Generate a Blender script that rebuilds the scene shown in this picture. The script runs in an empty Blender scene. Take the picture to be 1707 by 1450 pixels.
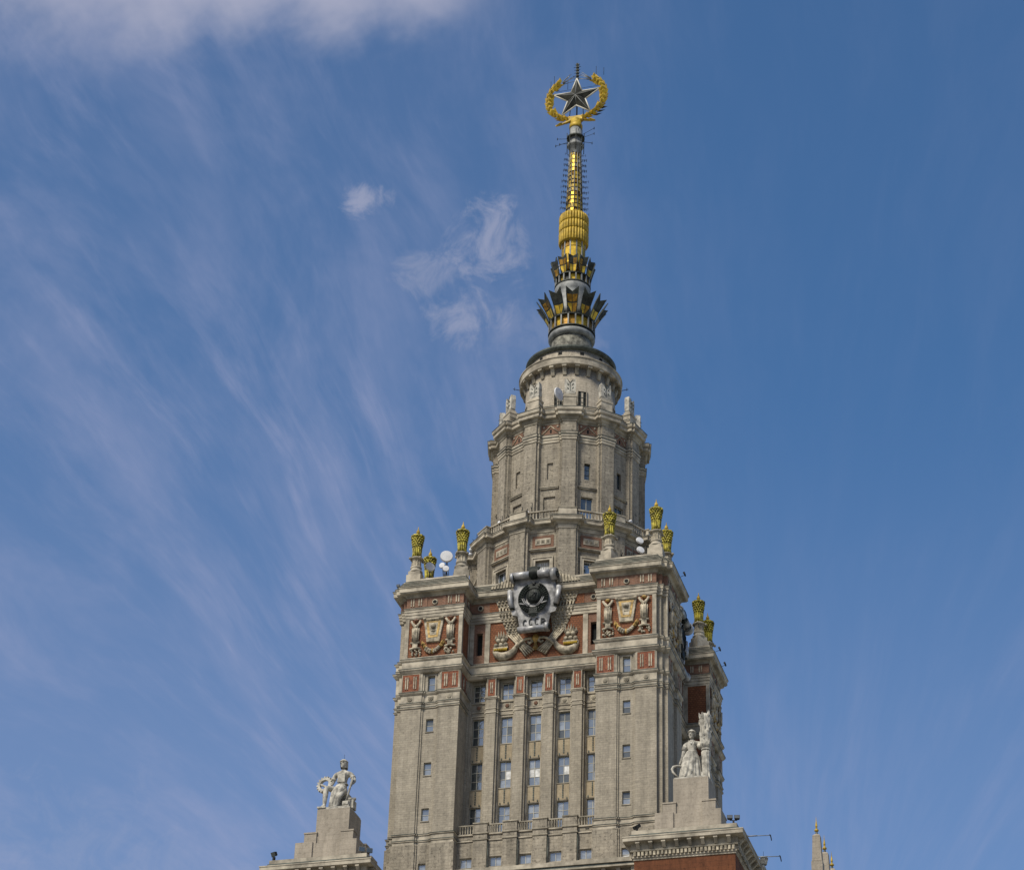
import bpy, math, random
from math import sin, cos, pi, radians, atan2, sqrt
from mathutils import Vector, Matrix
random.seed(7)
S = bpy.context.scene
COL = S.collection

# ------------------------------------------------------------------ camera, sky, sun, exposure
cam_data = bpy.data.cameras.new('camera')
cam_data.sensor_width = 36.0
cam_data.lens = 4029.77 / 1707.0 * 36.0
cam_data.clip_start = 1.0
cam_data.clip_end = 20000.0
cam = bpy.data.objects.new('camera', cam_data)
COL.objects.link(cam)
fw = Vector((-0.24717868, 0.81310655, 0.52702984))
rt = Vector((0.96155348, 0.27299732, 0.02978885))
up = rt.cross(fw)
cam.matrix_world = Matrix(((rt.x, up.x, -fw.x, 78.696), (rt.y, up.y, -fw.y, -287.635), (rt.z, up.z, -fw.z, 0.0), (0, 0, 0, 1)))
S.camera = cam

SUN_AZ = radians(-22)      # from the facade normal (-y) towards -x
SUN_EL = radians(49)
sun_dir = Vector((sin(SUN_AZ) * cos(SUN_EL), -cos(SUN_AZ) * cos(SUN_EL), sin(SUN_EL)))
sun_data = bpy.data.lights.new('sun', 'SUN')
sun_data.energy = 4.35
sun_data.angle = radians(16)
sun_data.color = (1.0, 0.94, 0.80)
sun = bpy.data.objects.new('sun', sun_data)
COL.objects.link(sun)
sun.rotation_euler = (-sun_dir).to_track_quat('-Z', 'Y').to_euler()

S.view_settings.view_transform = 'Standard'
S.view_settings.look = 'None'
S.view_settings.exposure = 0.0
S.view_settings.gamma = 1.0
S.view_settings.use_curve_mapping = False


class NT:
    """small helper for building node trees"""
    def __init__(self, tree):
        self.t = tree

    def n(self, kind, **kw):
        nd = self.t.nodes.new(kind)
        for k, v in kw.items():
            setattr(nd, k, v)
        return nd

    def sock(self, node, i, v):
        if v is None:
            return
        if hasattr(v, 'links') and not isinstance(v, (int, float)):
            self.t.links.new(v, node.inputs[i])
        else:
            node.inputs[i].default_value = v

    def math(self, op, a, b=None, c=None, clamp=False):
        m = self.n('ShaderNodeMath', operation=op)
        m.use_clamp = clamp
        self.sock(m, 0, a); self.sock(m, 1, b); self.sock(m, 2, c)
        return m.outputs[0]

    def dot(self, v, const):
        m = self.n('ShaderNodeVectorMath', operation='DOT_PRODUCT')
        self.sock(m, 0, v); self.sock(m, 1, const)
        return m.outputs['Value']

    def comb(self, x, y, z):
        m = self.n('ShaderNodeCombineXYZ')
        self.sock(m, 0, x); self.sock(m, 1, y); self.sock(m, 2, z)
        return m.outputs[0]

    def sep(self, v):
        m = self.n('ShaderNodeSeparateXYZ')
        self.sock(m, 0, v)
        return m.outputs

    def noise(self, vec, scale, detail=3.0, rough=0.55, dist=0.0):
        m = self.n('ShaderNodeTexNoise')
        self.sock(m, 'Vector', vec)
        m.inputs['Scale'].default_value = scale
        m.inputs['Detail'].default_value = detail
        m.inputs['Roughness'].default_value = rough
        m.inputs['Distortion'].default_value = dist
        return m.outputs['Fac']

    def ramp(self, v, lo, hi, a=0.0, b=1.0, smooth=True):
        m = self.n('ShaderNodeMapRange', interpolation_type='SMOOTHSTEP' if smooth else 'LINEAR')
        self.sock(m, 0, v)
        m.inputs[1].default_value = lo; m.inputs[2].default_value = hi
        m.inputs[3].default_value = a; m.inputs[4].default_value = b
        return m.outputs[0]

    def mix(self, f, a, b, mode='MIX'):
        m = self.n('ShaderNodeMix', data_type='RGBA', blend_type=mode)
        self.sock(m, 0, f); self.sock(m, 6, a); self.sock(m, 7, b)
        return m.outputs[2]


def build_world():
    w = bpy.data.worlds.new('World')
    S.world = w
    w.use_nodes = True
    t = w.node_tree
    t.nodes.clear()
    N = NT(t)
    out = N.n('ShaderNodeOutputWorld')
    bg = N.n('ShaderNodeBackground')
    bg.inputs['Strength'].default_value = 0.1
    t.links.new(bg.outputs[0], out.inputs[0])
    sky = N.n('ShaderNodeTexSky', sky_type='NISHITA')
    sky.sun_disc = False
    sky.sun_elevation = SUN_EL
    sky.sun_rotation = atan2(sun_dir.x, sun_dir.y)
    sky.altitude = 200.0
    sky.air_density = 1.0
    sky.dust_density = 0.6
    sky.ozone_density = 2.0
    d = N.n('ShaderNodeTexCoord').outputs['Generated']
    # high cirrus: streaks that run away to one vanishing point low in the sky
    D0 = Vector((-0.1725, 0.9552, 0.2406)).normalized()
    E2 = Vector((0, 0, 1)) - D0 * D0.z
    E2.normalize()
    E1 = E2.cross(D0) * -1.0
    a = N.dot(d, E1); b = N.dot(d, E2); c = N.dot(d, D0)
    warp = N.noise(d, 6.0, 2.0, 0.5)
    phi = N.math('ARCTAN2', a, b)
    rho = N.math('ARCCOSINE', c)
    phiw = N.math('ADD', phi, N.math('MULTIPLY', N.math('SUBTRACT', warp, 0.5), 0.10))
    fine = N.noise(N.comb(N.math('MULTIPLY', phiw, 33.0), N.math('MULTIPLY', rho, 15.0), 2.2), 1.0, 6.0, 0.6, 0.15)
    broad = N.noise(N.comb(N.math('MULTIPLY', phiw, 9.0), N.math('MULTIPLY', rho, 10.0), 8.3), 1.0, 5.0, 0.62, 0.3)
    patch = N.noise(d, 4.6, 3.0, 0.5)
    streak = N.math('MULTIPLY', N.ramp(fine, 0.44, 0.76), N.ramp(patch, 0.28, 0.58))
    hot = N.math('ADD', N.math('POWER', N.math('DIVIDE', N.math('ADD', N.dot(d, Vector((0.957, 0.2909, 0.0))), 0.105), 0.10), 2.0), N.math('POWER', N.math('DIVIDE', N.math('SUBTRACT', N.sep(d)[2], 0.585), 0.085), 2.0))
    streak = N.math('MULTIPLY', streak, N.math('ADD', 0.75, N.math('MULTIPLY', N.math('EXPONENT', N.math('MULTIPLY', hot, -1.0)), 0.55)))
    hair = N.noise(N.comb(N.math('MULTIPLY', phiw, 62.0), N.math('MULTIPLY', rho, 34.0), 7.9), 1.0, 5.0, 0.66, 0.5)
    streak = N.math('MULTIPLY', streak, N.ramp(rho, 0.13, 0.27))
    streak = N.math('ADD', N.math('MULTIPLY', streak, N.ramp(hair, 0.25, 0.62, 0.45, 1.15)), N.math('MULTIPLY', N.math('MULTIPLY', N.ramp(hair, 0.55, 0.85), N.ramp(rho, 0.13, 0.27)), 0.32))
    veil = N.ramp(broad, 0.36, 0.82)
    # the cirrus is thick to the left, thin to the right
    side = N.ramp(N.dot(d, Vector((0.9568, 0.2909, 0))), -0.07, 0.10, 1.0, 0.12)
    low = N.ramp(N.sep(d)[2], 0.56, 0.36, 0.0, 1.0)
    cover = N.math('MAXIMUM', side, N.math('MULTIPLY', low, 0.62))
    cir = N.math('MULTIPLY', N.math('ADD', N.math('MULTIPLY', streak, 0.205), N.math('MULTIPLY', veil, 0.30)), cover)
    haze = N.math('ADD', N.math('MULTIPLY', low, 0.20), 0.05)
    cir = N.math('ADD', cir, haze)
    cir = N.math('ADD', cir, N.math('MULTIPLY', side, 0.08))
    # low cumulus: one large edge high on the left and a few wisps, each at its own place in the sky
    F = Vector((-0.247, 0.813, 0.527)).normalized()
    R_ = Vector((0.957, 0.2909, 0.0)).normalized()
    U_ = R_.cross(F)
    cf = N.math('MAXIMUM', N.dot(d, F), 0.25)
    u = N.math('DIVIDE', N.dot(d, R_), cf)
    v = N.math('DIVIDE', N.dot(d, U_), cf)
    fb = N.noise(d, 26.0, 6.0, 0.6, 0.3)
    fb2 = N.noise(d, 9.0, 5.0, 0.6, 0.4)
    edge = N.math('ADD', v, N.math('MULTIPLY', N.math('SUBTRACT', fb2, 0.5), 0.10))
    edge = N.math('ADD', edge, N.math('MULTIPLY', N.math('SUBTRACT', fb, 0.5), 0.03))
    big = N.math('MULTIPLY', N.ramp(edge, 0.150, 0.192), N.ramp(N.math('ADD', u, N.math('MULTIPLY', v, 0.0)), 0.0, -0.05))
    total = N.math('MULTIPLY', big, 0.80)
    puff = N.noise(d, 62.0, 7.0, 0.66, 0.5)
    for pu, pv, su, sv, amp in ((-0.215, -0.20, 0.10, 0.05, 0.16), (-0.0645, 0.0945, 0.0105, 0.0065, 0.55), (-0.013, 0.079, 0.017, 0.021, 0.52), (-0.019, 0.050, 0.019, 0.014, 0.46), (-0.036, 0.064, 0.016, 0.010, 0.34), (0.004, 0.042, 0.03, 0.013, 0.18)):
        du = N.math('DIVIDE', N.math('SUBTRACT', u, pu), su)
        dv = N.math('DIVIDE', N.math('SUBTRACT', v, pv), sv)
        r2 = N.math('ADD', N.math('MULTIPLY', du, du), N.math('MULTIPLY', dv, dv))
        m = N.math('SUBTRACT', puff, N.math('MULTIPLY', r2, 0.17))
        total = N.math('MAXIMUM', total, N.math('MULTIPLY', N.ramp(m, 0.28, 0.62), amp))
    # out of view: cloud of the same kind, its cover raised for soft fill light
    away = N.ramp(N.dot(d, F), 0.90, 0.70)
    gen = N.math('MULTIPLY', N.ramp(N.noise(d, 3.2, 6.0, 0.58, 0.3), 0.42, 0.62), N.ramp(N.sep(d)[2], 0.02, 0.2))
    total = N.math('MAXIMUM', total, N.math('MULTIPLY', N.math('MULTIPLY', gen, away), 0.75))
    tint = N.mix(1.0, sky.outputs[0], (0.46, 0.93, 1.22, 1), 'MULTIPLY')
    c1 = N.mix(cir, tint, (3.7, 3.95, 5.75, 1))
    c2 = N.mix(total, c1, (4.3, 4.4, 5.6, 1))
    t.links.new(c2, bg.inputs[0])


build_world()

# ------------------------------------------------------------------ materials


def principled(name, base, rough=0.8, metal=0.0, var=0.12, vscale=0.8, bump=0.0, bscale=6.0, spec=0.3, coat=None):
    m = bpy.data.materials.new(name)
    m.use_nodes = True
    N = NT(m.node_tree)
    p = m.node_tree.nodes['Principled BSDF']
    geo = N.n('ShaderNodeNewGeometry')
    f = N.noise(geo.outputs['Position'], vscale, 5.0, 0.6)
    lo = tuple(c * (1 - var * 1.6) for c in base) + (1,)
    hi = tuple(c * (1 + var * 1.2) for c in base) + (1,)
    col = N.mix(N.ramp(f, 0.3, 0.72), lo, hi)
    m.node_tree.links.new(col, p.inputs['Base Color'])
    p.inputs['Roughness'].default_value = rough
    p.inputs['Metallic'].default_value = metal
    p.inputs['Specular IOR Level'].default_value = spec
    if bump:
        b = N.n('ShaderNodeBump')
        b.inputs['Strength'].default_value = bump
        b.inputs['Distance'].default_value = 0.05
        m.node_tree.links.new(N.noise(geo.outputs['Position'], bscale, 4.0, 0.6), b.inputs['Height'])
        m.node_tree.links.new(b.outputs[0], p.inputs['Normal'])
    return m


def masonry(name, base, alt, bw, bh, mortar, mort_col, blotch=0.25, streaks=0.25, spots=0.0, rough=0.88, curved=False, bump=0.32):
    m = bpy.data.materials.new(name)
    m.use_nodes = True
    T = m.node_tree
    N = NT(T)
    p = T.nodes['Principled BSDF']
    geo = N.n('ShaderNodeNewGeometry')
    P = N.sep(geo.outputs['Position'])
    Q = N.sep(geo.outputs['True Normal'])
    if curved:
        u = N.math('MULTIPLY', N.math('ARCTAN2', P[0], P[1]), 6.6)
    else:
        u = N.math('SUBTRACT', N.math('MULTIPLY', P[1], Q[0]), N.math('MULTIPLY', P[0], Q[1]))
    uv = N.comb(u, P[2], 0.0)
    br = N.n('ShaderNodeTexBrick')
    T.links.new(uv, br.inputs['Vector'])
    br.inputs['Color1'].default_value = tuple(base) + (1,)
    br.inputs['Color2'].default_value = tuple(alt) + (1,)
    br.inputs['Mortar'].default_value = tuple(mort_col) + (1,)
    br.inputs['Scale'].default_value = 1.0
    br.inputs['Brick Width'].default_value = bw
    br.inputs['Row Height'].default_value = bh
    br.inputs['Mortar Size'].default_value = mortar
    br.inputs['Mortar Smooth'].default_value = 0.2
    col = br.outputs['Color']
    big = N.ramp(N.noise(geo.outputs['Position'], 0.35, 5.0, 0.62), 0.28, 0.74, 1 - blotch, 1 + blotch * 0.45, False)
    st = N.ramp(N.noise(N.comb(N.math('MULTIPLY', u, 1.5), N.math('MULTIPLY', P[2], 0.11), 1.7), 1.0, 4.0, 0.6), 0.3, 0.7, 1 - streaks, 1 + streaks * 0.3, False)
    fac = N.math('MULTIPLY', big, st)
    if spots:
        sp = N.ramp(N.noise(geo.outputs['Position'], 2.6, 3.0, 0.8), 0.53, 0.68, 1.0, 1 - spots)
        fac = N.math('MULTIPLY', fac, sp)
    grain = N.ramp(N.noise(geo.outputs['Position'], 3.4, 3.0, 0.7), 0.25, 0.75, 0.86, 1.12, False)
    fac = N.math('MULTIPLY', fac, grain)
    col = N.mix(1.0, col, N.comb(fac, fac, fac), 'MULTIPLY')
    T.links.new(col, p.inputs['Base Color'])
    p.inputs['Roughness'].default_value = rough
    p.inputs['Specular IOR Level'].default_value = 0.25
    b = N.n('ShaderNodeBump')
    b.inputs['Strength'].default_value = bump
    b.inputs['Distance'].default_value = 0.06
    h = N.math('ADD', N.math('MULTIPLY', br.outputs['Fac'], -0.8), N.noise(geo.outputs['Position'], 5.0, 3.0, 0.6))
    T.links.new(h, b.inputs['Height'])
    T.links.new(b.outputs[0], p.inputs['Normal'])
    return m


M = {}
M['stone'] = masonry('pale_facing_tile', (0.375, 0.330, 0.260), (0.315, 0.277, 0.221), 0.75, 0.31, 0.02, (0.265, 0.232, 0.184), 0.20, 0.26, 0.24)
M['stone_old'] = masonry('weathered_facing_tile', (0.362, 0.317, 0.25), (0.285, 0.25, 0.2), 0.9, 0.42, 0.022, (0.235, 0.206, 0.163), 0.28, 0.36, 0.58)
M['stone_round'] = masonry('curved_facing_tile', (0.355, 0.312, 0.25), (0.305, 0.268, 0.215), 0.9, 0.42, 0.02, (0.235, 0.205, 0.165), 0.2, 0.3, 0.25, curved=True)
M['block'] = masonry('pedestal_block', (0.37, 0.322, 0.262), (0.345, 0.30, 0.243), 1.3, 0.62, 0.016, (0.30, 0.258, 0.205), 0.2, 0.24, 0.2)
M['trim'] = principled('moulded_stone', (0.36, 0.318, 0.252), 0.85, 0, 0.3, 0.55, 0.4, 4.0)
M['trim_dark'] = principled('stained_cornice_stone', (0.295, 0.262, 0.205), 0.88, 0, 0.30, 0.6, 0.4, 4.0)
M['relief'] = principled('glazed_relief_cream', (0.345, 0.30, 0.225), 0.75, 0, 0.38, 1.6, 0.3, 6.0)
M['brick'] = masonry('red_brick', (0.255, 0.10, 0.047), (0.18, 0.066, 0.032), 0.42, 0.3, 0.03, (0.09, 0.047, 0.03), 0.2, 0.15, 0.1)
M['brick_pale'] = masonry('worn_red_brick', (0.235, 0.118, 0.075), (0.185, 0.09, 0.057), 0.42, 0.21, 0.02, (0.24, 0.18, 0.14), 0.25, 0.25, 0.2)
M['brick_dot'] = masonry('patterned_red_tile', (0.29, 0.10, 0.048), (0.12, 0.035, 0.024), 0.19, 0.19, 0.016, (0.25, 0.12, 0.08), 0.2, 0.1, 0.0)
M['pav_brick'] = masonry('deep_red_facing', (0.165, 0.060, 0.026), (0.145, 0.052, 0.024), 1.2, 0.6, 0.012, (0.09, 0.04, 0.02), 0.4, 0.35, 0.35)
M['ochre'] = masonry('ochre_tile', (0.385, 0.315, 0.215), (0.35, 0.285, 0.195), 0.5, 0.5, 0.012, (0.30, 0.243, 0.168), 0.25, 0.2, 0.1)
M['ochre_relief'] = principled('ochre_glaze', (0.40, 0.26, 0.085), 0.6, 0, 0.4, 1.5)
M['statue'] = principled('grey_statue_stone', (0.385, 0.362, 0.315), 0.88, 0, 0.33, 1.5, 0.5, 3.5)
M['gold'] = principled('gilded_metal', (0.56, 0.38, 0.04), 0.45, 0.6, 0.22, 0.9, 0.15, 4.0)
M['gold_panel'] = principled('gold_mirror_panel', (0.52, 0.345, 0.04), 0.45, 0.6, 0.3, 1.1)
M['gold_deep'] = principled('amber_glass_panel', (0.27, 0.145, 0.02), 0.45, 0.5, 0.4, 1.2)
M['gold_matt'] = principled('yellow_glazed_tile', (0.40, 0.27, 0.03), 0.55, 0.1, 0.25, 1.4)
M['sheaf'] = principled('olive_gold_glaze', (0.285, 0.24, 0.03), 0.55, 0.1, 0.55, 1.8, 0.3, 6.0)
M['dark_metal'] = principled('dark_green_bronze', (0.038, 0.043, 0.036), 0.6, 0.15, 0.4, 1.0)
M['black_iron'] = principled('black_iron', (0.02, 0.022, 0.024), 0.6, 0.3, 0.3, 1.0)
M['grey_metal'] = principled('galvanised_grey', (0.23, 0.235, 0.23), 0.62, 0.2, 0.25, 0.9)
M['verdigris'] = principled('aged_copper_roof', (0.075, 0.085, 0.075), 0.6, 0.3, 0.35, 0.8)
M['neck'] = principled('mottled_neck_plate', (0.16, 0.155, 0.13), 0.7, 0.2, 0.45, 1.6, 0.3, 4.0)
M['silver'] = principled('silver_roll_sheet', (0.34, 0.335, 0.335), 0.5, 0.4, 0.35, 0.9, 0.12, 2.0)
M['silver_dull'] = principled('dull_silver_sheet', (0.285, 0.28, 0.28), 0.6, 0.15, 0.35, 1.0, 0.2, 1.6, 0.15)
M['wreath_black'] = principled('blackened_bronze', (0.016, 0.02, 0.017), 0.55, 0.2, 0.4, 1.0)
M['star_glass'] = principled('smoked_star_panel', (0.024, 0.024, 0.017), 0.65, 0.05, 0.4, 1.2)
M['star_edge'] = principled('steel_star_edge', (0.50, 0.48, 0.42), 0.6, 0.1, 0.1, 1.0)
M['white'] = principled('white_painted_metal', (0.60, 0.60, 0.62), 0.8, 0, 0.06, 1.0, 0, 6.0, 0.1)
M['pink_white'] = principled('pinkish_cover', (0.72, 0.58, 0.58), 0.5, 0, 0.06, 1.0)
M['dark_hole'] = principled('dark_interior', (0.012, 0.013, 0.013), 0.9, 0, 0.2, 1.0)
M['curtain'] = principled('white_blind', (0.62, 0.62, 0.62), 0.9, 0, 0.2, 1.6, 0, 6.0, 0.1)
M['frame'] = principled('pale_window_frame', (0.42, 0.40, 0.34), 0.7, 0, 0.15, 1.0)
M['ground'] = principled('pale_paved_ground', (0.27, 0.26, 0.215), 0.95, 0, 0.25, 0.02)
M['roof'] = principled('flat_roof', (0.16, 0.155, 0.14), 0.9, 0, 0.3, 0.4)


def glass(name, base, refl, rough=0.06):
    m = bpy.data.materials.new(name)
    m.use_nodes = True
    T = m.node_tree
    N = NT(T)
    p = T.nodes['Principled BSDF']
    geo = N.n('ShaderNodeNewGeometry')
    f = N.ramp(N.noise(geo.outputs['Position'], 1.1, 4.0, 0.6, 0.4), 0.35, 0.7)
    col = N.mix(f, tuple(c * 0.6 for c in base) + (1,), tuple(c * 1.5 for c in base) + (1,))
    T.links.new(col, p.inputs['Base Color'])
    p.inputs['Roughness'].default_value = 0.6
    g = N.n('ShaderNodeBsdfGlossy')
    g.inputs['Color'].default_value = (0.80, 0.90, 0.94, 1)
    g.inputs['Roughness'].default_value = rough
    b = N.n('ShaderNodeBump')
    b.inputs['Strength'].default_value = 0.12
    b.inputs['Distance'].default_value = 0.25
    T.links.new(N.noise(geo.outputs['Position'], 1.3, 3.0, 0.6), b.inputs['Height'])
    T.links.new(b.outputs[0], g.inputs['Normal'])
    mx = N.n('ShaderNodeMixShader')
    mx.inputs[0].default_value = refl
    T.links.new(p.outputs[0], mx.inputs[1])
    T.links.new(g.outputs[0], mx.inputs[2])
    T.links.new(mx.outputs[0], T.nodes['Material Output'].inputs[0])
    return m


M['glass'] = glass('sky_reflecting_glass', (0.028, 0.042, 0.05), 0.34)
M['glass_pale'] = glass('glass_over_blind', (0.17, 0.185, 0.195), 0.3)
M['glass_dark'] = glass('dark_glass', (0.012, 0.018, 0.018), 0.12)

# ------------------------------------------------------------------ mesh builder


class MB:
    def __init__(self):
        self.v = []; self.f = []; self.mi = []; self.cur = 0; self.sm = []; self.smooth = False

    def add(self, vs, fs):
        o = len(self.v)
        self.v += [tuple(p) for p in vs]
        for f in fs:
            self.f.append(tuple(i + o for i in f)); self.mi.append(self.cur); self.sm.append(self.smooth)
        return self

    def hexa(self, p):
        return self.add(p, [(0, 3, 2, 1), (4, 5, 6, 7), (0, 1, 5, 4), (1, 2, 6, 5), (2, 3, 7, 6), (3, 0, 4, 7)])

    def box(self, x0, x1, y0, y1, z0, z1):
        return self.hexa([(x0, y0, z0), (x1, y0, z0), (x1, y1, z0), (x0, y1, z0), (x0, y0, z1), (x1, y0, z1), (x1, y1, z1), (x0, y1, z1)])

    def fbox(self, fr, u0, u1, d0, d1, z0, z1):
        """box on a wall frame: u along the wall, d outward"""
        P = fr.p
        return self.hexa([P(u0, d1, z0), P(u1, d1, z0), P(u1, d0, z0), P(u0, d0, z0), P(u0, d1, z1), P(u1, d1, z1), P(u1, d0, z1), P(u0, d0, z1)])

    def fpoly(self, fr, pts, d0, d1, shrink=0.0):
        """polygon in wall (u,z), extruded from depth d0 to d1 (outward)"""
        n = len(pts)
        cu = sum(p[0] for p in pts) / n; cz = sum(p[1] for p in pts) / n
        q = [((p[0] - cu) * (1 - shrink) + cu, (p[1] - cz) * (1 - shrink) + cz) for p in pts]
        vs = [fr.p(u, d0, z) for u, z in pts] + [fr.p(u, d1, z) for u, z in q]
        fs = [(i, (i + 1) % n, n + (i + 1) % n, n + i) for i in range(n)]
        fs += [tuple(range(n, 2 * n)), tuple(range(n - 1, -1, -1))]
        return self.add(vs, fs)

    def loft(self, plan, prof, skip=(), cap=False, capb=False):
        n = len(plan)
        rings = []
        for off, z in prof:
            rings.append([(p[0], p[1], z) for p in offset(plan, off)])
        vs = [p for r in rings for p in r]
        fs = []
        for k in range(len(prof) - 1):
            for i in range(n):
                if i in skip:
                    continue
                j = (i + 1) % n
                fs.append((k * n + i, k * n + j, (k + 1) * n + j, (k + 1) * n + i))
        if cap:
            fs.append(tuple((len(prof) - 1) * n + i for i in range(n)))
        if capb:
            fs.append(tuple(i for i in range(n - 1, -1, -1)))
        return self.add(vs, fs)

    def lathe(self, cx, cy, prof, seg=32, a0=0.0, smooth=None, wob=None):
        sm = self.smooth
        self.smooth = (seg > 12) if smooth is None else smooth
        vs = []
        for r, z in prof:
            for i in range(seg):
                t = a0 + 2 * pi * i / seg
                rr = r * (wob(t, z) if wob else 1.0)
                vs.append((cx + rr * cos(t), cy + rr * sin(t), z))
        fs = []
        for k in range(len(prof) - 1):
            for i in range(seg):
                j = (i + 1) % seg
                fs.append((k * seg + i, k * seg + j, (k + 1) * seg + j, (k + 1) * seg + i))
        if prof[0][0] > 1e-6:
            fs.append(tuple(range(seg - 1, -1, -1)))
        if prof[-1][0] > 1e-6:
            fs.append(tuple((len(prof) - 1) * seg + i for i in range(seg)))
        self.add(vs, fs)
        self.smooth = sm
        return self

    def tube(self, pts, r, seg=6, r2=None, rs=None, smooth=True, flat=None):
        pts = [Vector(p) for p in pts]
        n = len(pts)
        sm = self.smooth; self.smooth = smooth
        vs = []
        prev = None
        for i, p in enumerate(pts):
            t = (pts[min(i + 1, n - 1)] - pts[max(i - 1, 0)]).normalized()
            if prev is None:
                ref = Vector((0, 0, 1)) if abs(t.z) < 0.9 else Vector((1, 0, 0))
                a = t.cross(ref).normalized()
            else:
                a = (prev - t * prev.dot(t)).normalized()
            prev = a
            b = t.cross(a)
            rr = rs[i] if rs else (r if r2 is None else r + (r2 - r) * i / max(1, n - 1))
            for k in range(seg):
                an = 2 * pi * k / seg
                vs.append(p + a * (cos(an) * rr) + b * (sin(an) * rr * (flat or 1.0)))
        fs = []
        for i in range(n - 1):
            for k in range(seg):
                l = (k + 1) % seg
                fs.append((i * seg + k, i * seg + l, (i + 1) * seg + l, (i + 1) * seg + k))
        fs.append(tuple(range(seg - 1, -1, -1)))
        fs.append(tuple((n - 1) * seg + k for k in range(seg)))
        self.add(vs, fs)
        self.smooth = sm
        return self

    def ball(self, c, r, seg=10, rings=6, sx=1, sy=1, sz=1):
        sm = self.smooth; self.smooth = True
        vs = [(c[0], c[1], c[2] - r * sz)]
        for k in range(1, rings):
            t = -pi / 2 + pi * k / rings
            for i in range(seg):
                a = 2 * pi * i / seg
                vs.append((c[0] + r * sx * cos(t) * cos(a), c[1] + r * sy * cos(t) * sin(a), c[2] + r * sz * sin(t)))
        vs.append((c[0], c[1], c[2] + r * sz))
        fs = []
        for i in range(seg):
            fs.append((0, 1 + (i + 1) % seg, 1 + i))
        for k in range(rings - 2):
            for i in range(seg):
                j = (i + 1) % seg
                fs.append((1 + k * seg + i, 1 + k * seg + j, 1 + (k + 1) * seg + j, 1 + (k + 1) * seg + i))
        L = len(vs) - 1
        b = 1 + (rings - 2) * seg
        for i in range(seg):
            fs.append((b + i, b + (i + 1) % seg, L))
        self.add(vs, fs)
        self.smooth = sm
        return self

    def pod(self, c, ax, L, w, side=None, d=None):
        """faceted grain: a double pyramid along ax"""
        c = Vector(c); ax = Vector(ax).normalized()
        side = Vector(side) if side is not None else ax.cross(Vector((0, 1, 0)))
        if side.length < 1e-4:
            side = Vector((1, 0, 0))
        side.normalize()
        nn = ax.cross(side)
        d = d or w
        m = c - ax * (L * 0.12)
        return self.add([c + ax * L * 0.5, m + side * w, m + nn * d, m - side * w, m - nn * d, c - ax * L * 0.5],
                        [(0, 1, 2), (0, 2, 3), (0, 3, 4), (0, 4, 1), (5, 2, 1), (5, 3, 2), (5, 4, 3), (5, 1, 4)])

    def mesh(self, name, mats):
        me = bpy.data.meshes.new(name)
        me.from_pydata(self.v, [], self.f)
        for m in mats:
            me.materials.append(m)
        me.polygons.foreach_set('material_index', self.mi)
        me.polygons.foreach_set('use_smooth', self.sm)
        me.update()
        return me


def offset(plan, o):
    n = len(plan)
    out = []
    for i in range(n):
        p0 = plan[i - 1]; p1 = plan[i]; p2 = plan[(i + 1) % n]
        e1 = (p1[0] - p0[0], p1[1] - p0[1]); e2 = (p2[0] - p1[0], p2[1] - p1[1])
        l1 = sqrt(e1[0] ** 2 + e1[1] ** 2); l2 = sqrt(e2[0] ** 2 + e2[1] ** 2)
        n1 = (e1[1] / l1, -e1[0] / l1); n2 = (e2[1] / l2, -e2[0] / l2)
        k = o / (1 + n1[0] * n2[0] + n1[1] * n2[1])
        out.append((p1[0] + (n1[0] + n2[0]) * k, p1[1] + (n1[1] + n2[1]) * k))
    return out


class Frame:
    """a wall plane: distance r from the axis, facing azimuth az (0 = front, towards -y; + towards +x)"""
    def __init__(self, r, az=0.0, u0=0.0):
        self.n = Vector((sin(az), -cos(az), 0)); self.u = Vector((cos(az), sin(az), 0)); self.r = r; self.az = az
        self.o = self.n * r + self.u * u0

    def p(self, u, d, z):
        q = self.o + self.u * u + self.n * d
        return (q.x, q.y, z)


def ob(name, mb, mats, parent=None):
    if not isinstance(mats, (list, tuple)):
        mats = [mats]
    me = mb.mesh(name, mats) if isinstance(mb, MB) else mb
    o = bpy.data.objects.new(name, me)
    COL.objects.link(o)
    if parent is not None:
        o.parent = parent
    return o


def tag(o, label, cat, group=None):
    o['label'] = label; o['category'] = cat
    if group:
        o['group'] = group
    return o


def thing(name, label, cat, loc=(0, 0, 0), rz=0.0, group=None):
    o = bpy.data.objects.new(name, None)
    COL.objects.link(o)
    o.empty_display_size = 0.5
    o.location = loc
    o.rotation_euler = (0, 0, rz)
    return tag(o, label, cat, group)


def dup(o, parent=None):
    c = o.copy()
    COL.objects.link(c)
    if parent is not None:
        c.parent = parent
    for ch in list(o.children):
        dup(ch, c)
    return c


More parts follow.
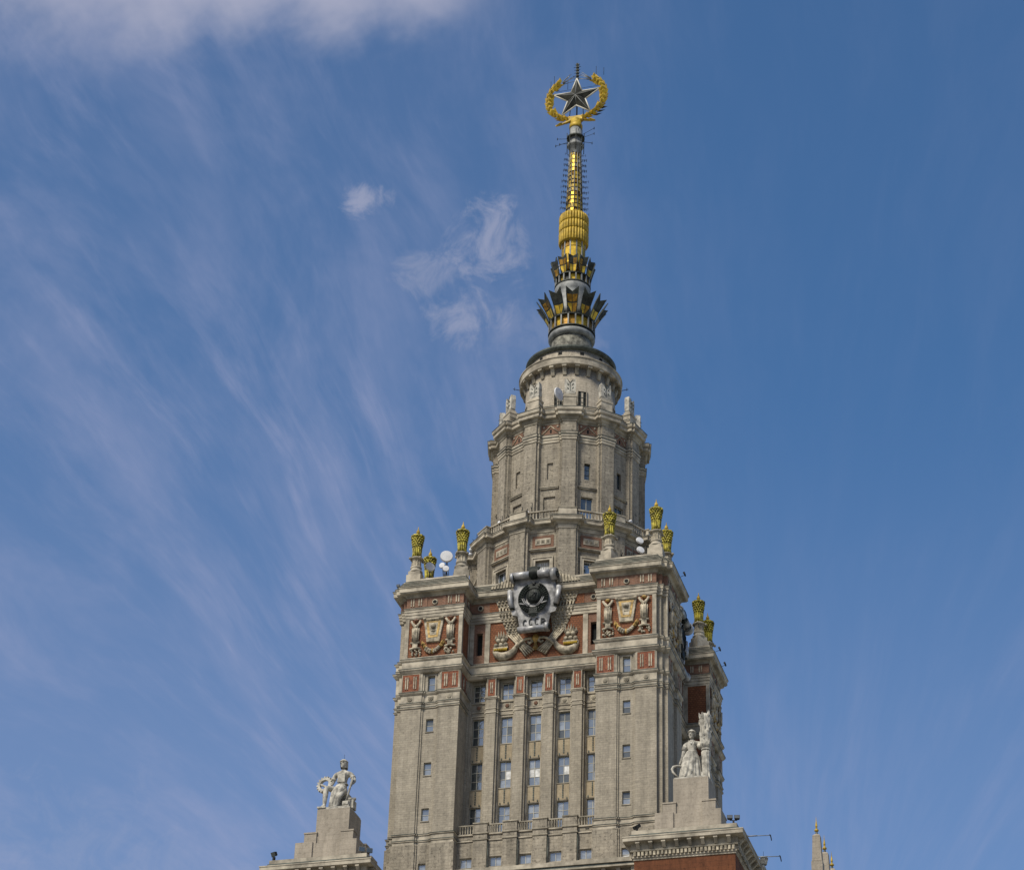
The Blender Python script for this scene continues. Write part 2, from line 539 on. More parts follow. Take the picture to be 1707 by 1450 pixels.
def wallgrid(mb, fr, u0, u1, z0, z1, holes, depth, d=0.0):
    """a wall with rectangular openings and their reveals"""
    us = sorted({u0, u1} | {h[0] for h in holes} | {h[1] for h in holes})
    zs = sorted({z0, z1} | {h[2] for h in holes} | {h[3] for h in holes})
    for i in range(len(us) - 1):
        for j in range(len(zs) - 1):
            cu = (us[i] + us[i + 1]) / 2; cz = (zs[j] + zs[j + 1]) / 2
            if any(h[0] < cu < h[1] and h[2] < cz < h[3] for h in holes):
                continue
            mb.add([fr.p(us[i], d, zs[j]), fr.p(us[i + 1], d, zs[j]), fr.p(us[i + 1], d, zs[j + 1]), fr.p(us[i], d, zs[j + 1])], [(0, 1, 2, 3)])
    for a, b, c, e in holes:
        A = [fr.p(a, d, c), fr.p(b, d, c), fr.p(b, d, e), fr.p(a, d, e)]
        B = [fr.p(a, d - depth, c), fr.p(b, d - depth, c), fr.p(b, d - depth, e), fr.p(a, d - depth, e)]
        mb.add(A + B, [(0, 4, 5, 1), (1, 5, 6, 2), (2, 6, 7, 3), (3, 7, 4, 0)])


PANE = {}


def pane_mesh(w, h, m):
    k = (round(w, 2), round(h, 2), m)
    if k not in PANE:
        b = MB()
        b.box(-w / 2, w / 2, 0, 0.03, -h / 2, h / 2)
        PANE[k] = b.mesh('pane', [M[m]])
    return PANE[k]


def window(parent, fr, hole, depth, nx, ny, mats='glass', name='window', d=0.0, fw_=0.06, fmat='frame', sill=True):
    a, b, c, e = hole
    mb = MB()
    dd = d - depth
    mb.fbox(fr, a, b, dd - 0.10, dd + 0.05, c, c + fw_); mb.fbox(fr, a, b, dd - 0.10, dd + 0.05, e - fw_, e)
    mb.fbox(fr, a, a + fw_, dd - 0.10, dd + 0.05, c + fw_, e - fw_); mb.fbox(fr, b - fw_, b, dd - 0.10, dd + 0.05, c + fw_, e - fw_)
    W = (b - a - 2 * fw_) / nx; H = (e - c - 2 * fw_) / ny
    for i in range(1, nx):
        x = a + fw_ + W * i
        mb.fbox(fr, x - 0.035, x + 0.035, dd - 0.06, dd + 0.03, c + fw_, e - fw_)
    for j in range(1, ny):
        z = c + fw_ + H * j
        mb.fbox(fr, a + fw_, b - fw_, dd - 0.06, dd + 0.022, z - 0.028, z + 0.028)
    if sill:
        mb.cur = 1
        mb.fbox(fr, a - 0.08, b + 0.08, -depth + d + 0.06, d + 0.09, c - 0.12, c - 0.005)
        mb.cur = 0
    w = ob(name, mb, [M[fmat], M['trim_dark']], parent)
    for i in range(nx):
        for j in range(ny):
            mt = mats(i, j) if callable(mats) else mats
            q = ob('pane', pane_mesh(W - 0.02, H - 0.02, mt), None, w) if False else None
            q = bpy.data.objects.new('pane', pane_mesh(W - 0.02, H - 0.02, mt))
            COL.objects.link(q)
            q.parent = w
            q.location = fr.p(a + fw_ + W * (i + 0.5), dd - 0.03, c + fw_ + H * (j + 0.5))
            q.rotation_euler = (radians(random.gauss(0, 0.8)), 0, fr.az + radians(random.gauss(0, 0.8)))
    return w


# ------------------------------------------------------------------ ground
g = MB()
g.add([(-9000, -9000, -1.7), (9000, -9000, -1.7), (9000, 9000, -1.7), (-9000, 9000, -1.7)], [(0, 1, 2, 3)])
go = ob('ground', g, M['ground'])
go['kind'] = 'structure'

# ------------------------------------------------------------------ the main tower
T = thing('tower_building', 'tall pale stone tower with four corner pylons, stepped rotunda and red brick friezes', 'building')


def groove(x0, x1, y=-18.2):
    a = x0 + 2.75; b = x1 - 2.75
    return [(a, y), (a, y + 0.15), (a + 0.22, y + 0.15), (a + 0.22, y + 0.32), (b - 0.22, y + 0.32), (b - 0.22, y + 0.15), (b, y + 0.15), (b, y)]


def rot4(side):
    pts = []
    for k in range(4):
        c, s = round(cos(k * pi / 2)), round(sin(k * pi / 2))
        pts += [(x * c - y * s, x * s + y * c) for x, y in side]
    return pts


def side_plan(yr, grooved):
    s = [(-17, -18.2)]
    if grooved:
        s += groove(-17, -9.1)
    s += [(-9.1, -18.2), (-9.1, -yr), (9.1, -yr), (9.1, -18.2)]
    if grooved:
        s += groove(9.1, 17)
    s += [(17, -18.2), (17, -17.6), (17.6, -17.6), (17.6, -17)]
    return s


sideL = side_plan(13.9, True); planL = rot4(sideL); nL = len(sideL)
sideU = side_plan(14.7, False); planU = rot4(sideU); nU = len(sideU)
iR = sideL.index((-9.1, -13.9))                       # recess edge
strips = [sideL.index((-17 + 2.75 + 0.22, -17.88)), sideL.index((9.1 + 2.75 + 0.22, -17.88))]
skipW = [k * nL + i for k in (0, 1) for i in [iR] + strips]
skipR = [k * nL + iR for k in (0, 1)]

w = MB()
w.loft(planL, [(0.22, -1.7), (0.22, 115.7), (0.06, 115.8)], skip=[k * nL + i for k in (0, 1) for i in strips])
ob('base_wall', w, M['stone_old'], T)
w = MB()
w.loft(planL, [(0.06, 115.8), (0.06, 116.12), (0.16, 116.16), (0.16, 116.3), (0.08, 116.34), (0.08, 116.94), (0.20, 117.0), (0.20, 117.14), (0.0, 117.2)], skip=skipR)
ob('string_course', w, M['trim'], T)
w = MB()
w.loft(planL, [(0.0, 117.2), (0.0, 134.55)], skip=skipW)
shaft = w
for k in (0,):
    pass
ob('shaft_wall', w, M['stone'], T)
w = MB()
w.loft(planL, [(0, 134.55), (.13, 134.62), (.13, 134.78), (.05, 134.82), (.05, 135.18), (.14, 135.22), (.14, 135.36), (.06, 135.42), (.06, 136.46), (.18, 136.55), (.28, 136.72), (.28, 136.86), (.04, 136.92)], skip=skipR)
ob('impost_band', w, M['trim'], T)
w = MB()
w.loft(planL, [(.04, 136.92), (.04, 139.58)], skip=skipW)
ob('frieze_wall', w, M['trim'], T)
w = MB()
w.loft(planU, [(-.3, 139.56), (.10, 139.58), (.20, 139.66), (.36, 139.9), (.46, 140.0), (.46, 140.18), (.14, 140.28), (.14, 141.34), (.26, 141.40), (.34, 141.56), (.34, 141.66), (.16, 141.72), (.12, 141.9), (-.15, 141.93)])
ob('lower_entablature', w, M['trim'], T)
w = MB()
w.loft(planU, [(-.15, 141.93), (-.15, 147.78)], skip=[k * nU + sideU.index((-9.1, -14.7)) for k in (0, 1)])
ob('panel_wall', w, M['stone'], T)
w = MB()
w.loft(planU, [(-.15, 147.78), (.06, 147.8), (.06, 148.2), (.03, 148.24), (.13, 148.25), (.13, 148.62), (.10, 148.66), (.20, 148.67), (.20, 149.0), (.28, 149.04), (.28, 149.16), (0, 149.2)])
ob('architrave', w, M['trim'], T)
w = MB()
w.loft(planU, [(0, 149.2), (0, 150.82)])
ob('brick_frieze', w, M['brick_pale'], T)
w = MB()
w.loft(planU, [(.0, 150.82), (.10, 150.84), (.12, 151.0), (.26, 151.12), (.30, 151.2), (.72, 151.3), (.76, 151.42)])
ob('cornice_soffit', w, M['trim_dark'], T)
w = MB()
w.loft(planU, [(.76, 151.42), (.86, 151.46), (.86, 151.95), (.90, 152.0), (.96, 152.08), (.96, 152.22)])
ob('cornice', w, M['trim'], T)
w = MB()
w.loft(planU, [(.96, 152.22), (.80, 152.3), (.74, 152.3), (.74, 152.55), (.62, 152.62), (.56, 152.62), (.56, 152.85), (.40, 152.95), (.30, 152.95)])
ob('gutter_steps', w, M['trim_dark'], T)
w = MB()
w.loft(planU, [(.30, 152.95), (.30, 153.2), (.22, 153.24), (.16, 153.6), (.0, 153.62)], cap=True)
ob('parapet', w, M['trim'], T)

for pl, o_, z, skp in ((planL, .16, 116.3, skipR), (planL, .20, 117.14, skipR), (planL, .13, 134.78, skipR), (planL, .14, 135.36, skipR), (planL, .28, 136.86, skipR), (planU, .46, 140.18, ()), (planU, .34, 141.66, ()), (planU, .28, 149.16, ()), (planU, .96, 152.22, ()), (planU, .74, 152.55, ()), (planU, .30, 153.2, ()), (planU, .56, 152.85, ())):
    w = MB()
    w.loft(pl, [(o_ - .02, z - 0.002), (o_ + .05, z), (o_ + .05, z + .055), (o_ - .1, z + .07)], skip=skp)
    ob('ledge_shade_dirt_strip', w, M['verdigris'], T)  # added dark strips that draw the shade and dirt lines along the ledges

# --- one facade (front), copied to the right side afterwards
FRONT = []


def fpart(name, mb, mats):
    o = ob(name, mb, mats, T)
    FRONT.append(o)
    return o


def fwindow(*a, **k):
    o = window(T, *a, **k)
    FRONT.append(o)
    return o


def pick_glass(i, j):
    return random.choice(['glass'] * 7 + ['glass_pale'] * 2)


frR = Frame(13.9)
BAYS = [-7.72, -3.86, 0.0, 3.86, 7.72]
holes = []
wins = []
for k, bx in enumerate(BAYS):
    for (z0, z1, ny) in ((136.75, 139.2, 3), (130.55, 134.3, 3), (124.35, 128.1, 3), (118.3, 121.95, 3)):
        h = (bx - 0.76, bx + 0.76, z0, z1)
        holes.append(h); wins.append((h, ny, k, z0))
w = MB()
wallgrid(w, frR, -9.1, 9.1, 116.5, 140.2, holes, 0.34)
fpart('window_wall', w, M['stone'])
for h, ny, k, z0 in wins:
    def pm(i, j, k=k, z0=z0):
        if k == 0 and i == 0:
            return 'glass_dark'  # darker glass paints in the pylon's dark side reflected in these panes
        if 124 < z0 < 125 and j == 1 and ((k == 1 and i == 1) or k == 2 or (k == 3 and i == 1)):
            return 'curtain'
        if z0 < 119:
            return random.choice(['glass_pale', 'glass_pale', 'glass'])
        if k == 1 and 124 < z0 < 125 and j == 0 and i == 1:
            return 'glass_pale'
        if k == 2 and z0 > 136 and j < 2:
            return random.choice(['glass_pale', 'curtain', 'glass_pale'])
        return random.choice(['glass'] * 4 + ['glass_pale', 'glass_pale', 'glass_dark', 'glass_dark'])
    fwindow(frR, h, 0.30, 2, ny, pm)
# ochre spandrels with a column of dark studs
for bx in BAYS:
    for zt, zb in ((130.35, 128.2), (124.15, 122.05)):
        w = MB()
        w.fbox(frR, bx - 0.80, bx + 0.80, 0.0, 0.03, zb, zt)
        w.cur = 1
        n = 6
        for i in range(n):
            z = zb + 0.35 + (zt - zb - 0.5) * i / (n - 1)
            w.fbox(frR, bx - 0.085, bx + 0.085, 0.03, 0.10, z - 0.10, z + 0.10)
        for sx in (-0.55, 0.55):
            w.fbox(frR, bx + sx - 0.08, bx + sx + 0.08, 0.03, 0.10, zb + 0.05, zb + 0.28)
        fpart('spandrel', w, [M['ochre'], M['verdigris']])
# window jamb slips
for bx in BAYS:
    for sx in (-1, 1):
        w = MB()
        x = bx + sx * 1.02
        w.fbox(frR, x - 0.16, x + 0.16, 0.0, 0.18, 117.0, 134.5)
        fpart('jamb_slip', w, M['trim'])
# band with rosettes between the two upper window rows
for bx in BAYS:
    w = MB()
    w.fbox(frR, bx - 1.2, bx + 1.2, 0.0, 0.10, 135.2, 135.36)
    w.fbox(frR, bx - 1.2, bx + 1.2, 0.0, 0.10, 134.62, 134.78)
    w.fbox(frR, bx - 1.2, bx + 1.2, 0.0, 0.16, 136.42, 136.60)
    p = fpart('window_band', w, M['trim'])
    r = MB()
    r.fbox(frR, bx - 0.42, bx + 0.42, 0.0, 0.05, 135.48, 136.30)
    r.cur = 1
    for i in range(6):
        a = i * pi / 3
        r.ball(frR.p(bx + 0.17 * cos(a), 0.06, 135.88 + 0.17 * sin(a)), 0.13, 6, 4)
    r.ball(frR.p(bx, 0.10, 135.88), 0.12, 6, 4)
    ob('rosette', r, [M['trim_dark'], M['brick_pale'] if bx < 2 else M['trim_dark']], p)
# pilasters
for px in (-5.79, -1.93, 1.93, 5.79):
    w = MB()
    w.fbox(frR, px - 0.66, px + 0.66, 0.3, 1.00, 116.5, 136.62)
    w.fbox(frR, px - 0.88, px + 0.88, 0.0, 0.68, 116.5, 136.62)
    w.fbox(frR, px - 0.60, px + 0.60, 0.2, 0.90, 136.9, 139.55)
    w.fbox(frR, px - 0.86, px + 0.86, 0.0, 0.6, 136.9, 139.6)
    pil = fpart('pilaster', w, M['stone'])
    for bands in (((136.62, 136.78, 0.08), (136.78, 136.92, 0.16)), ((135.2, 135.36, 0.06),), ((134.62, 134.80, 0.07),)):
      w = MB()
      for za, zb, e in bands:
        w.fbox(frR, px - 0.66 - e, px + 0.66 + e, 0.3, 1.00 + e, za, zb)
        w.fbox(frR, px - 0.88 - e, px + 0.88 + e, 0.0, 0.68 + e, za, zb)
      ob('pilaster_band', w, M['trim'], pil)
    w = MB()
    for za, zb, e in ((139.55, 139.72, 0.05), (139.72, 139.92, 0.16), (139.92, 140.22, 0.28), (140.22, 140.34, 0.2)):
        w.fbox(frR, px - 0.66 - e, px + 0.66 + e, 0.2, 0.94 + e, za, zb)
    ob('capital', w, M['trim'], pil)
    w = MB()
    w.fbox(frR, px - 0.47, px + 0.47, 0.88, 0.95, 137.08, 139.42)
    bp = ob('brick_panel', w, M['brick_dot'], pil)
    w = MB()
    for (a, b, c, e) in ((-0.60, -0.48, 137.0, 139.5), (0.48, 0.60, 137.0, 139.5)):
        w.fbox(frR, px + a, px + b, 0.88, 0.99, c, e)
    ob('panel_frame', w, M['trim'], pil)
    for sx in (-0.12, 0.12):
        w = MB()
        w.fbox(frR, px + sx - 0.065, px + sx + 0.065, 0.95, 1.02, 137.45, 139.0)
        ob('white_bar', w, M['relief'], pil)
# engaged corner pilasters at the ends of the recess
for sx in (-1, 1):
    w = MB()
    for a, b, d in ((8.86, 9.1, 0.6), (8.66, 8.86, 0.3)):
        x0, x1 = sorted((sx * a, sx * b))
        w.fbox(frR, x0, x1, 0.0, d, 116.5, 140.0)
    fpart('corner_pilaster', w, M['stone'])

# pylon strips, windows, panels on both pylons of this facade
frS = Frame(17.88)
frP = Frame(18.2)
for s in (-1, 1):
    c0 = 13.05 * s
    holes = []
    for z0, z1 in ((136.72, 139.2), (131.28, 133.1), (125.2, 127.0), (118.95, 120.7)):
        holes.append((c0 - 0.5, c0 + 0.5, z0, z1))
    w = MB()
    wallgrid(w, frS, c0 - 0.98, c0 + 0.98, 117.2, 134.55, holes[1:], 0.32)
    fpart('window_strip', w, M['stone'])
    w = MB()
    wallgrid(w, frS, c0 - 0.98, c0 + 0.98, 136.92, 139.58, [(c0 - 0.5, c0 + 0.5, 136.95, 139.2)], 0.32, d=0.04)
    h2 = (c0 - 0.5, c0 + 0.5, 111.5, 113.2)
    wl = MB()
    wallgrid(wl, frS, c0 - 0.98, c0 + 0.98, 90.0, 115.8, [h2], 0.4, d=0.22)
    w.cur = 1
    w.fbox(frS, c0 - 0.66, c0 - 0.5, 0.04, 0.10, 136.95, 139.36); w.fbox(frS, c0 + 0.5, c0 + 0.66, 0.04, 0.10, 136.95, 139.36)
    w.fbox(frS, c0 - 0.5, c0 + 0.5, 0.04, 0.10, 139.2, 139.36)
    fpart('window_strip', wl, M['stone_old'])
    fpart('window_strip', w, [M['stone'], M['trim']])
    fwindow(frS, (c0 - 0.5, c0 + 0.5, 136.95, 139.2), 0.26, 1, 2, pick_glass, sill=False)
    for h in holes[1:]:
        fwindow(frS, h, 0.28, 1, 2, lambda i, j: random.choice(['glass', 'glass_dark', 'glass', 'glass_pale']))
    fwindow(frS, h2, 0.3, 1, 2, lambda i, j: 'glass_pale' if j else 'curtain', d=0.22)
    for q, bx in enumerate((c0 - 2.72, c0 + 2.62)):
        w = MB()
        w.fbox(frP, bx - 1.14, bx + 1.14, 0.04, 0.075, 137.05, 139.48)
        bp = fpart('brick_panel', w, M['brick_dot'])
        w = MB()
        for a, b, c, e in ((-1.24, -1.14, 136.95, 139.56), (1.14, 1.24, 136.95, 139.56), (-1.14, 1.14, 139.48, 139.56), (-1.14, 1.14, 136.95, 137.05)):
            w.fbox(frP, bx + a, bx + b, 0.04, 0.12, c, e)
        ob('panel_frame', w, M['trim'], bp)
        for sx in (-0.70, -0.42, 0.42, 0.70):
            w = MB()
            w.fbox(frP, bx + sx - 0.075, bx + sx + 0.075, 0.075, 0.16, 137.38, 139.15)
            ob('white_bar', w, M['relief'], bp)
    for rx, rr in ((c0 - 2.72, 0.42), (c0, 0.38), (c0 + 2.62, 0.42)):
        f_ = frS if rx == c0 else frP
        r = MB()
        r.fbox(f_, rx - rr, rx + rr, 0.06, 0.10, 135.5, 135.5 + 2 * rr)
        r.cur = 1
        for i in range(8):
            a = i * pi / 4
            r.ball(f_.p(rx + 0.2 * cos(a), 0.12, 135.5 + rr + 0.2 * sin(a)), 0.12, 6, 4)
        r.ball(f_.p(rx, 0.16, 135.5 + rr), 0.13, 6, 4)
        r.fbox(f_, rx - rr, rx + rr, 0.06, 0.2, 135.44, 135.5)
        fpart('rosette', r, [M['trim_dark'], M['trim_dark']])
    # large ceramic panel
    x0, x1 = c0 - 3.45, c0 + 3.42
    w = MB()
    w.fbox(frP, c0 - 3.95, x0, -0.15, 0.0, 141.93, 147.8); w.fbox(frP, x1, c0 + 3.95, -0.15, 0.0, 141.93, 147.8)
    w.fbox(frP, x0, x1, -0.15, 0.0, 147.66, 147.8); w.fbox(frP, x0, x1, -0.15, 0.0, 141.93, 142.02)
    fpart('panel_frame', w, M['trim'])
    w = MB()
    w.fbox(frP, x0, x1, -0.15, -0.09, 142.02, 147.66)
    bp = fpart('ceramic_panel', w, M['brick'])
    # shield
    w = MB()
    w.fpoly(frP, [(c0 - 0.93, 144.0), (c0 + 0.93, 144.0), (c0 + 1.44, 147.45), (c0 - 1.44, 147.45)], -0.09, 0.16, 0.05)
    ob('shield', w, M['relief'], bp)
    w = MB()
    w.fpoly(frP, [(c0 - 0.66, 144.65), (c0 + 0.66, 144.65), (c0 + 1.02, 147.05), (c0 - 1.02, 147.05)], 0.16, 0.19, 0.0)
    ob('shield_field', w, M['ochre_relief'], bp)
    w = MB()
    w.fpoly(frP, [(c0 - 0.40, 144.95), (c0 + 0.40, 144.95), (c0 + 0.66, 146.8), (c0 - 0.66, 146.8)], 0.19, 0.22, 0.05)
    ob('shield_inner', w, M['relief'], bp)
    w = MB()
    w.fpoly(frP, [(c0 + 0.42 * cos(t * pi / 8), 146.2 + 0.5 * sin(t * pi / 8)) for t in range(16)], 0.2, 0.24)
    w.ball(frP.p(c0, 0.24, 146.3), 0.38, 12, 8)
    w.fbox(frP, c0 - 0.3, c0 + 0.3, 0.22, 0.3, 145.55, 145.68)
    ob('shield_boss', w, M['relief'], bp)
    w = MB()
    w.tube([frP.p(c0 - 1.1, 0.2, 147.32), frP.p(c0 + 1.1, 0.2, 147.32)], 0.17, 10)
    for sx in (-1, 1):
        w.tube([frP.p(c0 + sx * 1.05, 0.2, 147.4), frP.p(c0 + sx * 1.42, 0.2, 147.42)], 0.24, 10)
    ob('shield_roll', w, M['relief'], bp)
    # torch columns
    for tx in (c0 - 2.44, c0 + 2.36):
        w = MB()
        w.tube([frP.p(tx, 0.05, 144.2), frP.p(tx, 0.05, 146.1)], 0.42, 10, 0.48)
        for i in range(5):
            a = -pi * 0.1 - i * pi * 0.2
            dx = 0.44 * cos(a)
            w.tube([frP.p(tx + dx, 0.05 - 0.4 * sin(a), 144.3), frP.p(tx + dx * 1.1, 0.07 - 0.42 * sin(a), 146.2)], 0.075, 5)
        col = ob('torch_column', w, M['relief'], bp)
        w = MB()
        w.tube([frP.p(tx - 0.62, 0.1, 144.1), frP.p(tx + 0.62, 0.1, 144.1)], 0.17, 8)
        w.tube([frP.p(tx - 0.72, 0.1, 143.2), frP.p(tx, 0.16, 143.36), frP.p(tx + 0.72, 0.1, 143.2)], 0.16, 8)
        w.fbox(frP, tx - 0.35, tx + 0.35, -0.05, 0.2, 143.3, 144.0)
        ob('torch_ring', w, M['relief'], bp)
        w = MB()
        for i in range(16):
            a = random.uniform(-0.72, 0.72); z = random.uniform(142.25, 143.05)
            w.ball(frP.p(tx + a, 0.02, z), random.uniform(0.13, 0.19), 6, 4)
        ob('flower_cluster', w, M['relief'], bp)
        w = MB()
        for sx in (-1, 1):
            w.tube([frP.p(tx + sx * 0.12, 0.12, 146.15), frP.p(tx + sx * 0.34, 0.16, 146.7), frP.p(tx + sx * 0.66, 0.2, 147.3)], 0.13, 7, 0.17)
            w.tube([frP.p(tx + sx * 0.34, 0.14, 146.95), frP.p(tx - sx * 0.12, 0.2, 146.3)], 0.11, 6)
        w.ball(frP.p(tx, 0.12, 146.5), 0.26, 8, 5)
        ob('torch_capital', w, M['relief'], bp)
        w = MB()
        w.ball(frP.p(tx, 0.1, 147.4), 0.3, 9, 6, 1.1, 0.9, 0.7)
        ob('torch_globe', w, M['ochre_relief'] if s > 0 else M['brick_pale'], bp)
    # swag
    for i in range(11):
        t = -1 + 2 * i / 10.0
        x = c0 + 1.38 * t + 0.0; z = 142.62 + 1.2 * t * t
        w = MB()
        if abs(t) > 0.75 or abs(t) < 0.15:
            w.pod(frP.p(x, 0.1, z + 0.08), (0.3 * t, -0.2, 1), 0.85, 0.3)
            w.pod(frP.p(x + 0.1, 0.14, z - 0.1), (1, -0.1, 0.3), 0.7, 0.2)
            ob('swag_leaf', w, M['ochre_relief'], bp)
        else:
            w.ball(frP.p(x, 0.08, z + 0.1), 0.26, 7, 5)
            w.ball(frP.p(x - 0.12, 0.1, z - 0.12), 0.2, 7, 5)
            ob('swag_fruit', w, M['relief'], bp)
    # frieze: paired light bars, pilaster strips and a round porthole
    for bx in (c0 - 3.13, c0 - 2.06, c0 + 2.06, c0 + 3.13):
        for sx in (-0.17, 0.17):
            w = MB()
            w.fbox(frP, bx + sx - 0.075, bx + sx + 0.075, 0.0, 0.09, 149.6, 150.66)
            fpart('frieze_bar', w, M['relief'])
    for bx in (c0 - 1.28, c0 + 1.32):
        w = MB()
        w.fbox(frP, bx - 0.2, bx + 0.2, 0.0, 0.07, 149.26, 150.78)
        fpart('frieze_pier', w, M['brick_pale'])
    w = MB()
    pts = [(c0 + 0.42 * cos(i * pi / 10), 149.95 + 0.42 * sin(i * pi / 10)) for i in range(20)]
    w.fpoly(frP, pts, 0.0, 0.14, 0.1)
    w.cur = 1
    w.fpoly(frP, [((p[0] - c0) * 0.62 + c0, (p[1] - 149.95) * 0.62 + 149.95) for p in pts], 0.13, 0.146)
    fpart('porthole', w, [M['relief'], M['dark_hole']])

for s in (-1, 1):
    frI = Frame(-9.1, pi / 2 * (-s))
    us = (-17.75, -15.15) if s < 0 else (15.15, 17.75)
    w = MB()
    w.fbox(frI, us[0], us[1], -0.15, -0.10, 142.1, 147.55)
    bp = fpart('brick_panel', w, M['brick'])
    w = MB()
    for a, b, c, e in ((us[0] - 0.42, us[0], 141.95, 147.78), (us[1], us[1] + 0.30, 141.95, 147.78)):
        w.fbox(frI, a, b, -0.15, 0.0, c, e)
    w.fbox(frI, us[0], us[1], -0.15, 0.0, 147.55, 147.78)
    ob('panel_frame', w, M['trim'], bp)
    w = MB()
    w.fbox(frI, us[0] + 0.2, us[1], 0.04, 0.08, 137.05, 139.48)
    bp = fpart('brick_panel', w, M['brick_dot'])
    for x in (0.55, 0.85, 1.75, 2.05):
        w = MB()
        w.fbox(frI, us[0] + x + 0.2 - 0.07, us[0] + x + 0.2 + 0.07, 0.08, 0.16, 137.4, 139.1)
        ob('white_bar', w, M['relief'], bp)
    for x in (0.5, 0.8, 1.7, 2.0):
        w = MB()
        w.fbox(frI, us[0] + x - 0.07, us[0] + x + 0.07, 0.0, 0.08, 149.6, 150.6)
        fpart('frieze_bar', w, M['relief'])

# upper wall of the recess: stone jambs, niche with a dark slit, brick field
frQ = Frame(14.55)
for s in (-1, 1):
    def sp(a, b):
        return tuple(sorted((s * a, s * b)))
    w = MB()
    for a, b in ((8.55, 9.1), (6.35, 7.02)):
        x0, x1 = sp(a, b)
        w.fbox(frQ, x0, x1, 0.0, 0.15, 141.93, 147.8)
    fpart('niche_jamb', w, M['trim'])
    x0, x1 = sp(7.02, 8.55)
    o0, o1 = sp(7.38, 8.22)
    w = MB()
    wallgrid(w, frQ, x0, x1, 141.93, 147.8, [(o0, o1, 143.2, 146.5)], 0.7, d=0.03)
    w.cur = 1
    w.fbox(frQ, o0, o1, -0.72, -0.66, 143.2, 146.5)
    fpart('niche_opening', w, [M['brick_pale'], M['dark_hole']])
    w = MB()
    pts = [(s * 7.75 + 0.42 * cos(i * pi / 10), 150.1 + 0.42 * sin(i * pi / 10)) for i in range(20)]
    w.fpoly(frQ, pts, 0.15, 0.30, 0.1)
    w.cur = 1
    w.fpoly(frQ, [((p[0] - s * 7.75) * 0.62 + s * 7.75, (p[1] - 150.1) * 0.62 + 150.1) for p in pts], 0.29, 0.306)
    fpart('porthole', w, [M['trim'], M['dark_hole']])
    w = MB()
    x0, x1 = sp(5.2, 6.5)
    w.fbox(frQ, x0, x1, 0.1, 0.19, 149.22, 150.8)
    fpart('frieze_pier', w, M['brick'])
w = MB()
w.fbox(frQ, -6.35, 6.35, 0.0, 0.04, 141.93, 147.8)
fpart('brick_field', w, M['brick'])

